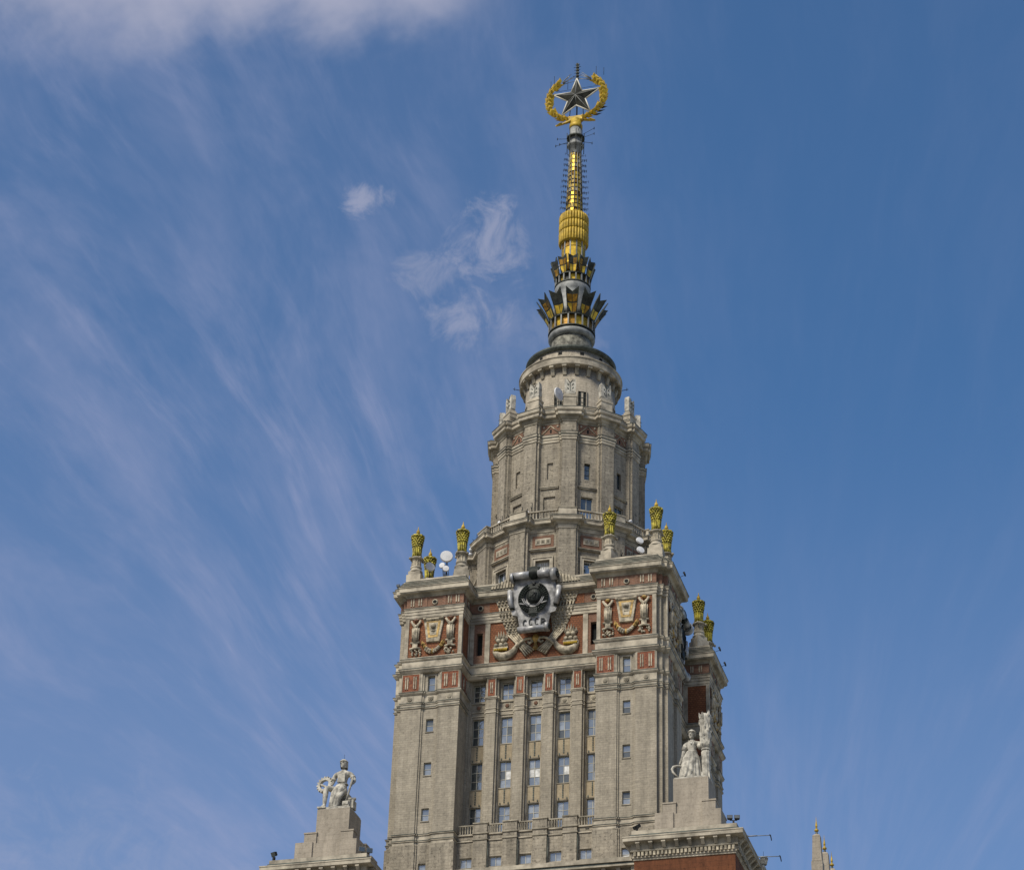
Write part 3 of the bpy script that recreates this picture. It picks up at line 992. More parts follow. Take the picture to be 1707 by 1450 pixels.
# wheat relief either side of the coat of arms
for s in (-1, 1):
    for (zt, zb, xa, xb, xc, xd, d) in ((151.55, 149.8, 2.6, 5.9, 2.6, 5.2, 0.30), (148.5, 145.9, 1.9, 5.0, 2.2, 3.9, 0.12)):
        w = MB()
        n = int((zt - zb) / 0.36)
        for r in range(n + 1):
            z = zt - (zt - zb) * r / n
            t = r / n
            a = xa + (xc - xa) * t; b = xb + (xd - xb) * t
            m = max(3, int((b - a) / 0.46))
            for i in range(m):
                x = a + (b - a) * (i + 0.5 * (r % 2)) / m + 0.1
                w.pod(frQ.p(s * x, d + 0.1, z), (0.25 * s, -0.15, 1), 0.44, 0.2, d=0.2)
        pts = [(s * xa, zt + 0.1), (s * xb, zt + 0.1), (s * xd, zb - 0.1), (s * xc, zb - 0.1)]
        if s > 0:
            pts = pts[::-1]
        w.cur = 1
        w.fpoly(frQ, pts, 0.0, d, 0.0)
        o = fpart('wheat_ears', w, [M['relief'], M['trim_dark']])
        o['kind'] = 'stuff'
    for i in range(7):
        x = 2.2 + i * 0.44
        w = MB()
        w.tube([frQ.p(s * (x + 0.25), 0.34, 149.75), frQ.p(s * (x + 0.06), 0.34, 148.5)], 0.13, 6)
        fpart('wheat_stalk', w, M['relief'])
    # rays above the cornice
    for i in range(9):
        x = 2.5 + i * 0.42
        zt = 154.25 - i * 0.19
        w = MB()
        q_ = [(s * (x + 0.02), 152.3), (s * (x + 0.30), 152.3), (s * (x + 0.12), zt), (s * (x - 0.16), zt)]
        w.fpoly(frQ, q_ if s > 0 else q_[::-1], 1.0, 1.26)
        fpart('wheat_ray', w, M['relief'])
    w = MB()
    q_ = [(s * 2.3, 152.3), (s * 6.3, 152.3), (s * 5.9, 152.6), (s * 2.3, 154.1)]
    w.fpoly(frQ, q_ if s > 0 else q_[::-1], 0.2, 1.08)
    fpart('ray_ground', w, M['trim_dark'])
    # stalks crossing below the coat of arms
    for i in range(5):
        o = (i - 2) * 0.34
        w = MB()
        w.tube([frQ.p(s * (3.15 + o), 0.18, 145.75), frQ.p(s * (1.9 + o * 0.8), 0.26, 144.1), frQ.p(s * (0.75 + o * 0.8), 0.26, 142.75 - o * 0.55)], 0.125, 6)
        fpart('wheat_stalk', w, M['relief'])
    w = MB()
    w.tube([frQ.p(s * 2.55, 0.4, 143.7), frQ.p(s * 2.0, 0.46, 144.35), frQ.p(s * 1.3, 0.46, 144.75), frQ.p(s * 0.62, 0.42, 144.8), frQ.p(s * 0.42, 0.4, 144.35), frQ.p(s * 0.8, 0.4, 144.1), frQ.p(s * 1.05, 0.4, 144.35)], 0.2, 8)
    fpart('ribbon', w, M['relief'])
    # horn of plenty
    w = MB()
    w.tube([frQ.p(s * x, 0.15, z) for x, z in ((5.72, 143.95), (5.62, 143.5), (5.3, 143.0), (4.75, 142.68), (4.1, 142.65), (3.5, 142.9), (2.95, 143.4), (2.6, 144.0), (2.45, 144.5))], 0.5, 10, rs=[0.12, 0.3, 0.5, 0.6, 0.62, 0.54, 0.42, 0.3, 0.2])
    horn = fpart('horn_of_plenty', w, M['relief'])
    w = MB()
    w.fbox(frQ, s * 4.75 - 1.0, s * 4.75 + 1.0, 0.05, 0.45, 143.75, 144.0)
    ob('horn_rim', w, M['relief'], horn)
    for i in range(7):
        w = MB()
        x = 4.75 + (i - 3) * 0.27
        w.tube([frQ.p(s * x, 0.46, 143.75), frQ.p(s * x, 0.46, 143.4)], 0.11, 6, 0.13)
        ob('fringe', w, M['gold_matt'], horn)
    for x, z, r in ((4.1, 144.3, 0.33), (4.75, 144.3, 0.34), (5.4, 144.25, 0.33), (4.4, 144.95, 0.36), (5.1, 144.95, 0.36)):
        w = MB()
        w.ball(frQ.p(s * x, 0.3, z), r, 8, 6)
        ob('fruit', w, M['relief'], horn)
    for x, h in ((4.05, 0.9), (4.4, 1.25), (4.75, 1.35), (5.1, 1.2), (5.45, 0.85)):
        w = MB()
        w.pod(frQ.p(s * x, 0.2, 145.1 + h * 0.4), (0.05 * s, -0.1, 1), h * 1.3, 0.22)
        ob('leaf', w, M['relief'], horn)
w = MB()
w.lathe(0, -14.8, [(0.02, 143.1), (0.42, 143.3), (0.3, 143.6), (0.2, 144.1), (0.3, 144.4), (0.55, 144.7), (0.45, 145.0), (0.3, 145.3)], 12)
fpart('gilt_knot', w, M['ochre_relief'])

# balcony storey filling the recess
frB = Frame(16.9)
holes = [(bx - 0.78, bx + 0.78, 112.6, 113.95) for bx in BAYS]
w = MB()
wallgrid(w, frB, -9.0, 9.0, 60.0, 117.0, holes, 0.4)
w.add([(-9.0, -16.9, 117.0), (9.0, -16.9, 117.0), (9.0, -13.4, 117.0), (-9.0, -13.4, 117.0)], [(0, 1, 2, 3)])
fpart('balcony_wall', w, M['stone_old'])
for k, h in enumerate(holes):
    fwindow(frB, h, 0.3, 2, 1, (lambda i, j: random.choice(['glass', 'glass', 'glass_pale'])), fw_=0.09)
w = MB()
for za, zb, e in ((116.05, 116.2, 0.12), (116.86, 117.02, 0.16)):
    w.fbox(frB, -9.0, 9.0, 0.0, e, za, zb)
fpart('balcony_string', w, M['trim'])
for px in (-5.79, -1.93, 1.93, 5.79):
    w = MB()
    w.fbox(frB, px - 0.9, px + 0.9, 0.0, 0.5, 100.0, 118.2)
    p = fpart('balcony_pier', w, M['stone_old'])
    for za, zb, e in ((116.02, 116.2, 0.1), (116.84, 117.02, 0.12), (118.2, 118.36, 0.1)):
        w = MB()
        w.fbox(frB, px - 0.9 - e, px + 0.9 + e, -0.4, 0.5 + e, za, zb)
        ob('pier_moulding', w, M['trim_dark'], p)
    w = MB()
    w.tube([frB.p(px + 1.0, 0.35, 116.0), frB.p(px + 1.0, 0.35, 108.0)], 0.06, 5)
    ob('drain_pipe', w, M['verdigris'], p)
bm = MB()
bm.lathe(0, 0, [(0.10, 0.0), (0.10, 0.12), (0.06, 0.18), (0.11, 0.42), (0.06, 0.8), (0.10, 0.95), (0.10, 1.1)], 6, smooth=True)
BAL = bm.mesh('baluster', [M['trim']])
BALD = bm.mesh('baluster', [M['trim_dark']])


def baluster(p, mesh, parent, sc=1.0):
    o = bpy.data.objects.new('baluster', mesh)
    COL.objects.link(o)
    o.parent = parent
    o.location = p
    o.scale = (1, 1, sc)
    return o


for bx in BAYS:
    half = 1.02 if abs(bx) < 7 else 0.9
    w = MB()
    w.fbox(frB, bx - 1.06, bx + 1.06, -0.15, 0.12, 118.12, 118.28)
    w.fbox(frB, bx - 1.06, bx + 1.06, -0.12, 0.1, 117.0, 117.08)
    rail = fpart('balcony_rail', w, M['trim_dark'])
    for i in range(6):
        baluster(frB.p(bx - 0.85 + i * 0.34, 0.0, 117.06), BALD, rail)

# the same facade on the right-hand side of the tower
for o in list(FRONT):
    c = dup(o, T)
    c.rotation_euler[2] += pi / 2
# backing so that no opening shows sky through the tower
w = MB()
w.box(-12.6, 12.6, -12.6, 12.6, 0, 153.0)
ob('core', w, M['dark_hole'], T)

# ------------------------------------------------------------------ rotunda tiers (twelve-sided)
NP = 12
VAZ = [radians(15 + 30 * k) for k in range(NP)]
FAZ = [radians(30 * k) for k in range(NP)]
SEEN = [0, 1, 2, 10, 11, 3]                     # faces turned to the camera side


def tier_plan(apo, Rp, wd, step=0.0):
    pts = []
    for k in range(NP):
        a = VAZ[k]
        n = (sin(a), -cos(a)); t = (cos(a), sin(a))
        h = wd / 2
        s = (apo - (h + step) * sin(radians(15))) / cos(radians(15))
        q = [(s, -(h + step))]
        if step:
            q += [(Rp - 0.32, -(h + step)), (Rp - 0.32, -h)]
        q += [(Rp, -h), (Rp, h)]
        if step:
            q += [(Rp - 0.32, h), (Rp - 0.32, h + step)]
        q += [(s, h + step)]
        pts += [(n[0] * r + t[0] * d, n[1] * r + t[1] * d) for r, d in q]
    return pts


PER = 8
plan1 = tier_plan(12.5, 13.55, 2.35, 0.3)
face_edge = [(k * PER + PER - 1) for k in range(NP)]            # edge from pilaster k to pilaster k+1 : face k+1
skip1 = [face_edge[(k - 1) % NP] for k in SEEN]
w = MB()
w.loft(plan1, [(0, 150.0), (0, 162.0)], skip=skip1)
ob('lower_tier_wall', w, M['stone_old'], T)
w = MB()
w.loft(plan1, [(0, 162.0), (.08, 162.02), (.08, 162.3), (.14, 162.34), (.14, 162.52)])
ob('lower_tier_architrave', w, M['trim'], T)
w = MB()
w.loft(plan1, [(.14, 162.52), (.2, 162.56), (.36, 162.78), (.4, 162.84), (.68, 162.92), (.72, 163.0)])
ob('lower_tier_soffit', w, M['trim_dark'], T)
w = MB()
w.loft(plan1, [(.72, 163.0), (.80, 163.04), (.80, 163.42), (.88, 163.5), (.88, 163.62), (.3, 163.68), (-.2, 163.7)], cap=True)
ob('lower_tier_cornice', w, M['trim'], T)
hw = 12.5 * math.tan(radians(15)) - 0.2
for k in SEEN:
    fr = Frame(12.5, FAZ[k])
    s_ = (12.5 - 1.475 * sin(radians(15))) / cos(radians(15))
    half = (s_ * sin(radians(15)) - 1.475 * cos(radians(15)))
    w = MB()
    wallgrid(w, fr, -half, half, 150.0, 162.0, [(-1.0, 1.0, 154.3, 157.7)], 0.55)
    f_ = ob('tier_face', w, M['stone_old'], T)
    w = MB()
    for a, b, c, e in ((-1.32, -1.0, 154.0, 158.02), (1.0, 1.32, 154.0, 158.02), (-1.0, 1.0, 157.7, 158.02)):
        w.fbox(fr, a, b, 0, 0.14, c, e)
    for a, b, c, e in ((-1.5, -1.32, 154.0, 158.2), (1.32, 1.5, 154.0, 158.2), (-1.32, 1.32, 158.02, 158.2)):
        w.fbox(fr, a, b, 0, 0.24, c, e)
    ob('window_surround', w, M['trim'], f_)
    w = MB()
    w.fbox(fr, -1.75, 1.75, 0, 0.3, 159.12, 159.28); w.fbox(fr, -1.85, 1.85, 0, 0.42, 159.28, 159.42)
    ob('lintel_shelf', w, M['trim_dark'], f_)
    w = MB()
    w.fbox(fr, -1.5, 1.5, 0, 0.06, 159.62, 161.52)
    bp = ob('brick_panel', w, M['brick_pale'], f_)
    w = MB()
    w.fbox(fr, -1.08, 1.08, 0.06, 0.14, 160.1, 161.05)
    ob('tablet', w, M['trim'], f_)
    for x in (-0.68, 0, 0.68):
        w = MB()
        w.fbox(fr, x - 0.26, x + 0.26, 0.14, 0.18, 160.3, 160.86)
        for i in range(4):
            w.ball(fr.p(x + 0.13 * cos(i * pi / 2 + .8), 0.19, 160.58 + 0.13 * sin(i * pi / 2 + .8)), 0.1, 6, 4)
        ob('rosette', w, M['trim_dark'], f_)
    if k == 0:
        window(T, fr, (-1.0, 1.0, 154.3, 157.7), 0.5, 6, 6, 'curtain', fmat='frame', sill=False)
    else:
        window(T, fr, (-1.0, 1.0, 154.3, 157.7), 0.5, 2, 2, (lambda i, j: 'glass' if i == 0 else 'glass_dark'), fmat='white', sill=False)
# parapet and balusters of the lower tier
for k in range(NP):
    a = VAZ[k]
    fr = Frame(13.5, a)
    w = MB()
    w.fbox(fr, -1.25, 1.25, -0.9, 0.12, 163.7, 165.15)
    p = ob('parapet_block', w, M['trim'], T)
    w = MB()
    w.fbox(fr, -1.33, 1.33, -1.0, 0.2, 165.15, 165.3)
    ob('block_cap', w, M['trim_dark'], p)
for k in SEEN:
    fr = Frame(12.95, FAZ[k])
    w = MB()
    w.fbox(fr, -2.1, 2.1, -0.2, 0.2, 163.7, 163.92)
    w.fbox(fr, -2.1, 2.1, -0.18, 0.18, 164.98, 165.16)
    rail = ob('balustrade', w, M['trim'], T)
    for i in range(9):
        baluster(fr.p(-1.8 + i * 0.45, 0, 163.92), BAL, rail, 0.97)

# middle tier
plan2 = tier_plan(10.0, 10.9, 1.95, 0.28)
w = MB()
skip2 = [face_edge[(k - 1) % NP] for k in SEEN]
w.loft(plan2, [(0.25, 163.6), (0.25, 164.6), (0, 164.7), (0, 177.75)], skip=skip2)
ob('upper_tier_wall', w, M['stone_old'], T)
w = MB()
w.loft(plan2, [(0, 177.75), (.10, 177.8), (.10, 178.1), (.04, 178.14), (.16, 178.22), (.16, 178.55), (.08, 178.6), (.22, 178.7), (.22, 179.0), (0, 179.1)])
ob('upper_tier_band', w, M['trim'], T)
w = MB()
w.loft(plan2, [(0, 179.1), (0, 180.75)])
ob('upper_tier_frieze', w, M['stone_old'], T)
w = MB()
w.loft(plan2, [(0, 180.75), (.1, 180.78), (.1, 181.05), (.2, 181.1), (.34, 181.35), (.36, 181.45), (.62, 181.5), (.64, 181.56)])
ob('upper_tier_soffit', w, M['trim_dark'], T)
w = MB()
w.loft(plan2, [(.64, 181.56), (.70, 181.6), (.70, 181.95), (.62, 182.0), (.62, 182.12), (.82, 182.25), (.86, 182.5), (.86, 182.72), (.2, 182.8), (-.4, 182.8)], cap=True)
ob('upper_tier_cornice', w, M['trim'], T)
s2 = (10.0 - 1.255 * sin(radians(15))) / cos(radians(15))
half2 = s2 * sin(radians(15)) - 1.255 * cos(radians(15))
for k in SEEN:
    fr = Frame(10.0, FAZ[k])
    w = MB()
    hs = [(-0.42, 0.42, 171.9, 174.55), (-0.85, 0.85, 164.7, 169.1)]
    wallgrid(w, fr, -half2, half2, 163.6, 177.75, hs, 0.4)
    f_ = ob('tier_face', w, M['stone_old'], T)
    if k in (0, 11, 10):
        for a, b, c in ((0.42, 171.9, 174.55), (0.85, 164.7, 169.1)):
            w = MB()
            w.fbox(fr, -a, a, -0.42, -0.24, b, c)
            ob('blind_infill', w, M['stone_old'], f_)
    else:
        window(T, fr, hs[0], 0.35, 1, 3, 'glass_dark', fmat='verdigris', sill=False)
        window(T, fr, hs[1], 0.35, 2, 2, (lambda i, j: 'glass_dark' if j else 'glass'), fmat='frame', sill=False)
    w = MB()
    w.fbox(fr, -1.3, 1.3, 0, 0.2, 170.3, 170.5); w.fbox(fr, -1.35, 1.35, 0, 0.3, 170.5, 170.62)
    ob('sill_moulding', w, M['trim_dark'], f_)
    # gable relief in the frieze
    w = MB()
    w.fbox(fr, -half2, half2, 0.0, 0.05, 179.12, 180.72)
    ob('brick_panel', w, M['brick_pale'], f_)
    w = MB()
    for sx in (-1, 1):
        w.tube([fr.p(0, 0.1, 180.55), fr.p(sx * 1.25, 0.1, 179.25)], 0.09, 4)
    ob('gable_bar', w, M['relief'], f_)
    for sx in (-1.0, 1.0):
        w = MB()
        w.tube([fr.p(sx, 0.0, 180.4), fr.p(sx, 0.12, 180.4)], 0.17, 8)
        ob('roundel', w, M['trim'], f_)
    w = MB()
    w.fbox(fr, -0.13, 0.13, 0.04, 0.06, 179.4, 180.0)
    ob('slot', w, M['dark_hole'], f_)
# attic ring and pedestals under the fleurons
plan3 = tier_plan(9.4, 10.3, 1.9, 0.0)
w = MB()
w.loft(plan3, [(0, 182.8), (0, 184.0), (.08, 184.05), (.08, 184.25), (-.3, 184.3)], cap=True)
ob('attic_ring', w, M['trim'], T)
for k in range(NP):
    fr = Frame(10.1, VAZ[k])
    w = MB()
    w.fbox(fr, -0.92, 0.92, -0.9, 0.36, 182.85, 185.1)
    w.fbox(fr, -1.0, 1.0, -0.95, 0.44, 185.1, 185.35); w.fbox(fr, -0.8, 0.8, -0.75, 0.22, 185.35, 185.75)
    pd = ob('fleuron_pedestal', w, M['trim'], T)
    w = MB()
    out = [(-0.78, 186.0), (0.78, 186.0), (0.82, 187.7), (0.72, 188.35), (0.34, 187.95), (0.0, 187.7), (-0.34, 187.95), (-0.72, 188.35), (-0.82, 187.7)]
    w.fpoly(fr, out, -0.62, 0.12)
    w.fbox(fr, -0.72, 0.72, -0.6, 0.1, 185.75, 186.0)
    fl = ob('fleuron', w, M['statue'], pd)
    w = MB()
    for sx in (-1, 1):
        for z0, z1, x1 in ((186.5, 186.9, 0.5), (187.1, 187.6, 0.5)):
            w.pod(fr.p(sx * 0.36, 0.13, (z0 + z1) / 2), (sx * 0.8, 0, 1), 0.55, 0.12, d=0.06)
        w.tube([fr.p(sx * 0.03, 0.13, 187.6), fr.p(sx * 0.42, 0.16, 188.2)], 0.05, 4)
    w.fbox(fr, -0.04, 0.04, 0.1, 0.15, 186.2, 187.7)
    ob('fleuron_groove', w, M['verdigris'], pd)

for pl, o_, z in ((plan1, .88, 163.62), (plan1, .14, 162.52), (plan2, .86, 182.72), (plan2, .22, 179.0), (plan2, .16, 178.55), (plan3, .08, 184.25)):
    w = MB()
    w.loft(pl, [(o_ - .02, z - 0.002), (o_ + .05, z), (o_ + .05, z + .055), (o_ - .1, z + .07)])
    ob('ledge_shade_dirt_strip', w, M['verdigris'], T)  # rotunda ledges too: shade and dirt lines built as added dark strips

# drum
w = MB()
w.lathe(0, 0, [(6.75, 182.8), (6.75, 185.9), (6.55, 186.0), (6.55, 192.7)], 72, smooth=True)
ob('drum_wall', w, M['stone_round'], T)
for k in range(24):
    fr = Frame(6.5, radians(15 * k + 7.5))
    w = MB()
    w.hexa([fr.p(-0.27, 0.2, 191.35), fr.p(0.27, 0.2, 191.35), fr.p(0.27, -0.1, 191.3), fr.p(-0.27, -0.1, 191.3), fr.p(-0.27, 0.55, 192.5), fr.p(0.27, 0.55, 192.5), fr.p(0.27, -0.1, 192.5), fr.p(-0.27, -0.1, 192.5)])
    w.fbox(fr, -0.33, 0.33, -0.1, 0.9, 192.42, 192.72)
    ob('corbel', w, M['trim_dark'], T)
w = MB()
w.lathe(0, 0, [(6.5, 192.7), (7.35, 192.72), (7.5, 192.8), (7.5, 193.75), (7.62, 193.85), (7.62, 193.98), (6.3, 194.1)], 72, smooth=False)
ob('drum_cornice', w, M['trim'], T)
w = MB()
w.lathe(0, 0, [(6.3, 194.05), (6.3, 194.35), (6.15, 194.4), (6.15, 196.0)], 72, smooth=True)
ob('drum_attic', w, M['stone_round'], T)
for k in range(NP):
    fr = Frame(6.16, radians(30 * k))
    w = MB()
    w.fbox(fr, -0.28, 0.28, -0.2, 0.02, 195.2, 195.65)
    ob('vent_hole', w, M['dark_hole'], T)
w = MB()
w.lathe(0, 0, [(6.15, 195.95), (6.5, 196.05), (6.68, 196.3), (6.68, 196.55), (6.3, 196.75), (4.2, 197.6), (3.0, 198.0)], 72, smooth=False)
ob('drum_roof', w, M['verdigris'], T)
for k in SEEN:
    fr = Frame(6.5, radians(15 + 30 * k - 15))
    for q, dx in enumerate((0.0,)):
        w = MB()
        for a, b, c, e in ((-0.75, -0.6, 186.0, 188.6), (0.6, 0.75, 186.0, 188.6), (-0.75, 0.75, 188.6, 188.8)):
            w.fbox(fr, a, b, -0.1, 0.14, c, e)
        w.cur = 1
        w.fbox(fr, -0.6, 0.6, -0.2, 0.04, 186.0, 188.6)
        w.cur = 2
        for x in (-0.2, 0.2):
            w.fbox(fr, x - 0.03, x + 0.03, 0.04, 0.09, 186.0, 188.6)
        for z in (186.8, 187.6):
            w.fbox(fr, -0.6, 0.6, 0.04, 0.085, z - 0.03, z + 0.03)
        ob('drum_window', w, [M['trim'], M['dark_hole'], M['verdigris']], T)

# ------------------------------------------------------------------ the spire
SP = thing('spire', 'slender gilded spire with two flared crowns and a mast on the round drum', 'spire', (0, 0, 0))
w = MB()
w.lathe(0, 0, [(3.05, 197.2), (2.98, 201.2)], 40)
ob('neck', w, M['neck'], SP)
w = MB()
w.lathe(0, 0, [(3.0, 201.1), (3.3, 201.2), (3.48, 201.5), (3.5, 201.8), (3.38, 202.1), (3.1, 202.3), (2.6, 202.35)], 40)
ob('neck_ring', w, M['grey_metal'], SP)


def crown_rail(name, R, z0, z1, n, panel_r):
    w = MB()
    w.lathe(0, 0, [(R - 0.25, z0), (R + 0.04, z0), (R + 0.04, z0 + 0.16), (R - 0.25, z0 + 0.16)], 36, smooth=False)
    w.lathe(0, 0, [(R - 0.2, z1 - 0.16), (R + 0.06, z1 - 0.16), (R + 0.06, z1), (R - 0.2, z1)], 36, smooth=False)
    r = ob(name, w, M['dark_metal'], SP)
    for i in range(n):
        fr = Frame(R - 0.04, 2 * pi * (i + 0.5) / n + 0.26)
        w = MB()
        w.fbox(fr, -0.10, 0.10, -0.08, 0.06, z0 + 0.16, z1 - 0.16)
        ob('rail_post', w, M['grey_metal'], r)
    for i in range(n):
        fr = Frame(panel_r, 2 * pi * i / n + 0.26)
        w = MB()
        hw_ = panel_r * math.tan(pi / n)
        w.fbox(fr, -hw_, hw_, -0.05, 0.0, z0 + 0.1, z1)
        ob('backing_panel', w, M[random.choice(['gold_panel', 'gold_deep', 'dark_metal', 'gold_deep', 'dark_metal'])], r)
    return r


crown_rail('lower_rail', 3.5, 202.3, 204.45, 20, 3.05)
crown_rail('upper_rail', 2.7, 210.95, 212.5, 18, 2.3)


def petals(n, r0, z0, r1, z1, hw0, hw1, az0, pointed):
    """outward leaning panels, lower half gilded, upper half dark, each folded along its middle"""
    for i in range(n):
        a = az0 + 2 * pi * i / n
        N_ = Vector((sin(a), -cos(a), 0)); U = Vector((cos(a), sin(a), 0)); Z = Vector((0, 0, 1))

        def P(u, t, out=0.0):
            # t from 0 at the foot to 1 at the tip; profile curves outward
            r = r0 + (r1 - r0) * (t ** 1.25)
            z = z0 + (z1 - z0) * t
            q = N_ * (r + out) + U * u + Z * z
            return (q.x, q.y, q.z)
        pm = MB()
        ts = [0.0, 0.45, 0.8, 1.0]

        def hwid(t):
            return hw0 + (hw1 - hw0) * t
        vs = []
        fold = 0.16
        for t in ts:
            h = hwid(t)
            vs += [P(-h, t, 0.0), P(0, t, -fold), P(h, t, 0.0)]
        tip = [P(-hw1 * 1.05, 1.0 + (0.16 if pointed else 0.06), 0.1), P(0, 1.0 - 0.02, -fold), P(hw1 * 1.05, 1.0 + (0.16 if pointed else 0.06), 0.1)]
        vs[-3:] = tip
        back = [(x - N_.x * 0.12, y - N_.y * 0.12, z + 0.06) for x, y, z in vs]
        n_ = len(vs)
        fs = []
        for k in range(len(ts) - 1):
            b = 3 * k
            fs += [(b, b + 1, b + 4, b + 3), (b + 1, b + 2, b + 5, b + 4)]
            fs += [(n_ + b + 1, n_ + b, n_ + b + 3, n_ + b + 4), (n_ + b + 2, n_ + b + 1, n_ + b + 4, n_ + b + 5)]
            fs += [(b, b + 3, n_ + b + 3, n_ + b), (b + 5, b + 2, n_ + b + 2, n_ + b + 5)]
        L = 3 * (len(ts) - 1)
        fs += [(L, L + 1, n_ + L + 1, n_ + L), (L + 1, L + 2, n_ + L + 2, n_ + L + 1)]
        pm.add(vs + back, fs)
        pt = ob('petal', pm, M['dark_metal'], SP)
        for (ta, tb, mt) in ((0.06, 0.46, 'gold_panel'), (0.52, 0.84, random.choice(['gold_deep', 'dark_metal', 'dark_metal', 'star_glass']))):
            for sgn in (-1, 1):
                q = MB()
                j = random.uniform(-0.05, 0.05)
                ha = hwid(ta) * 0.86; hb = hwid(tb) * 0.86
                q.add([P(sgn * 0.05, ta, 0.03 - fold * 0.9), P(sgn * ha, ta, 0.03 + j), P(sgn * hb, tb, 0.03 + j), P(sgn * 0.05, tb, 0.03 - fold * 0.9)],
                      [(0, 1, 2, 3) if sgn > 0 else (3, 2, 1, 0)])
                ob('petal_panel', q, M[mt if random.random() < 0.8 else 'gold_deep'], pt)
        # ribs along both edges
        q = MB()
        for sgn in (-1, 1):
            q.tube([P(sgn * hwid(t), t, 0.05) for t in (0, 0.3, 0.6, 0.85, 1.0)], 0.045, 4)
        ob('petal_rib', q, M['verdigris'], pt)


petals(12, 3.45, 204.4, 5.0, 207.4, 0.66, 0.94, radians(15), True)
w = MB()
w.lathe(0, 0, [(2.9, 204.4), (3.0, 206.0), (2.7, 208.5), (2.45, 209.3), (2.62, 209.7), (2.72, 210.2), (2.72, 210.6), (2.6, 210.95), (2.2, 211.0)], 36)
ob('bulb_collar', w, M['grey_metal'], SP)
petals(12, 2.66, 212.45, 3.3, 215.1, 0.45, 0.72, radians(15), False)
w = MB()
w.lathe(0, 0, [(1.72, 212.4), (1.72, 219.4)], 24)
ob('column_core', w, M['gold_deep'], SP)
for i in range(12):
    fr = Frame(1.74, radians(30 * i + 30))
    w = MB()
    w.fbox(fr, -0.09, 0.09, -0.05, 0.14, 213.5, 219.3)
    ob('column_rib', w, M['grey_metal'], SP)
    fr = Frame(1.70, radians(30 * i + 15))
    for z0, z1 in ((215.0, 217.9), (218.05, 219.3)):
        w = MB()
        w.fbox(fr, -0.36, 0.36, 0.0, 0.06, z0, z1)
        ob('column_panel', w, M[random.choice(['gold_panel', 'gold_panel', 'gold_deep', 'gold_matt'])], SP)
    fr = Frame(2.1, radians(30 * i))
    w = MB()
    w.ball(fr.p(0, 0, 215.7), 0.17, 8, 6)
    w.tube([fr.p(0, 0, 215.5), fr.p(0, 0.2, 214.5)], 0.05, 4)
    ob('lamp_globe', w, M['white'], SP)
# ribbed golden barrel
w = MB()
w.lathe(0, 0, [(1.4, 219.05), (2.02, 219.1), (2.02, 224.5), (1.3, 224.8)], 36)
barrel = ob('barrel', w, M['gold_matt'], SP)
rows = [(219.1, 221.25), (221.3, 222.85), (222.9, 224.4)]
for z0, z1 in rows:
    for i in range(30):
        a = 2 * pi * i / 30
        w = MB()
        w.tube([(2.02 * sin(a), -2.02 * cos(a), z0), (2.09 * sin(a), -2.09 * cos(a), z0 + 0.15), (2.1 * sin(a), -2.1 * cos(a), z1 - 0.3), (1.98 * sin(a), -1.98 * cos(a), z1)], 0.21, 6)
        ob('barrel_stave', w, M['gold_matt'], barrel)
# mast with gilded facets
w = MB()
w.lathe(0, 0, [(1.22, 224.5), (0.82, 237.2)], 12, smooth=False)
mast = ob('mast', w, M['gold_deep'], SP)


def mr(z):
    return 1.30 + (0.90 - 1.30) * (z - 224.8) / (237.0 - 224.8)


for k in range(14):
    a = 2 * pi * k / 14 + 0.2
    w = MB()
    p = [(mr(z) * 1.03 * sin(a), -mr(z) * 1.03 * cos(a), z) for z in (224.7, 231, 237.0)]
    w.tube(p, 0.06, 5)
    ob('mast_rail', w, M['grey_metal'], mast)
    a2 = a + pi / 14
    for j in range(15):
        z0 = 224.9 + j * 0.805; z1 = z0 + random.choice([0.66, 0.7, 0.55])
        if random.random() < 0.12:
            continue
        rr = 0.97
        wd0 = mr(z0) * 0.19; wd1 = mr(z1) * 0.19
        n = Vector((sin(a2), -cos(a2), 0)); U = Vector((cos(a2), sin(a2), 0))
        q = [n * mr(z0) * rr - U * wd0, n * mr(z0) * rr + U * wd0, n * mr(z1) * rr + U * wd1, n * mr(z1) * rr - U * wd1]
        zz = [z0, z0, z1, z1]
        t = random.uniform(-0.03, 0.05)
        w = MB()
        w.hexa([(v.x - n.x * .05, v.y - n.y * .05, z) for v, z in zip(q, zz)] + [(v.x + n.x * t, v.y + n.y * t, z) for v, z in zip(q, zz)])
        ob('mast_panel', w, M[random.choice(['gold_panel', 'gold_deep', 'gold_matt', 'gold_matt', 'gold_matt', 'gold', 'relief', 'gold_panel'])], mast)
for j in range(15):
    z = 224.85 + j * 0.805
    w = MB()
    w.lathe(0, 0, [(mr(z), z), (mr(z) * 1.04, z), (mr(z) * 1.04, z + 0.05), (mr(z), z + 0.05)], 20, smooth=False)
    ob('mast_hoop', w, M['dark_metal'], mast)
# short rod aerials all the way up the mast
for j in range(22):
    z = 225.1 + j * 0.53
    for k in range(8):
        a = 2 * pi * k / 8 + 0.27 + 0.5 * (j % 2)
        r = mr(z); e = random.uniform(0.75, 1.05) * (1.0 if j < 17 else 0.85)
        n = Vector((sin(a), -cos(a), 0))
        w = MB()
        w.tube([(n.x * r, n.y * r, z), (n.x * (r + e), n.y * (r + e), z + 0.08)], 0.024, 4)
        w.tube([(n.x * (r + e), n.y * (r + e), z - 0.22), (n.x * (r + e), n.y * (r + e), z + 0.24)], 0.028, 4)
        w.tube([(n.x * (r + e * .6), n.y * (r + e * .6), z - 0.15), (n.x * (r + e * .6), n.y * (r + e * .6), z + 0.16)], 0.022, 4)
        ob('rod_aerial', w, M['black_iron'], mast)
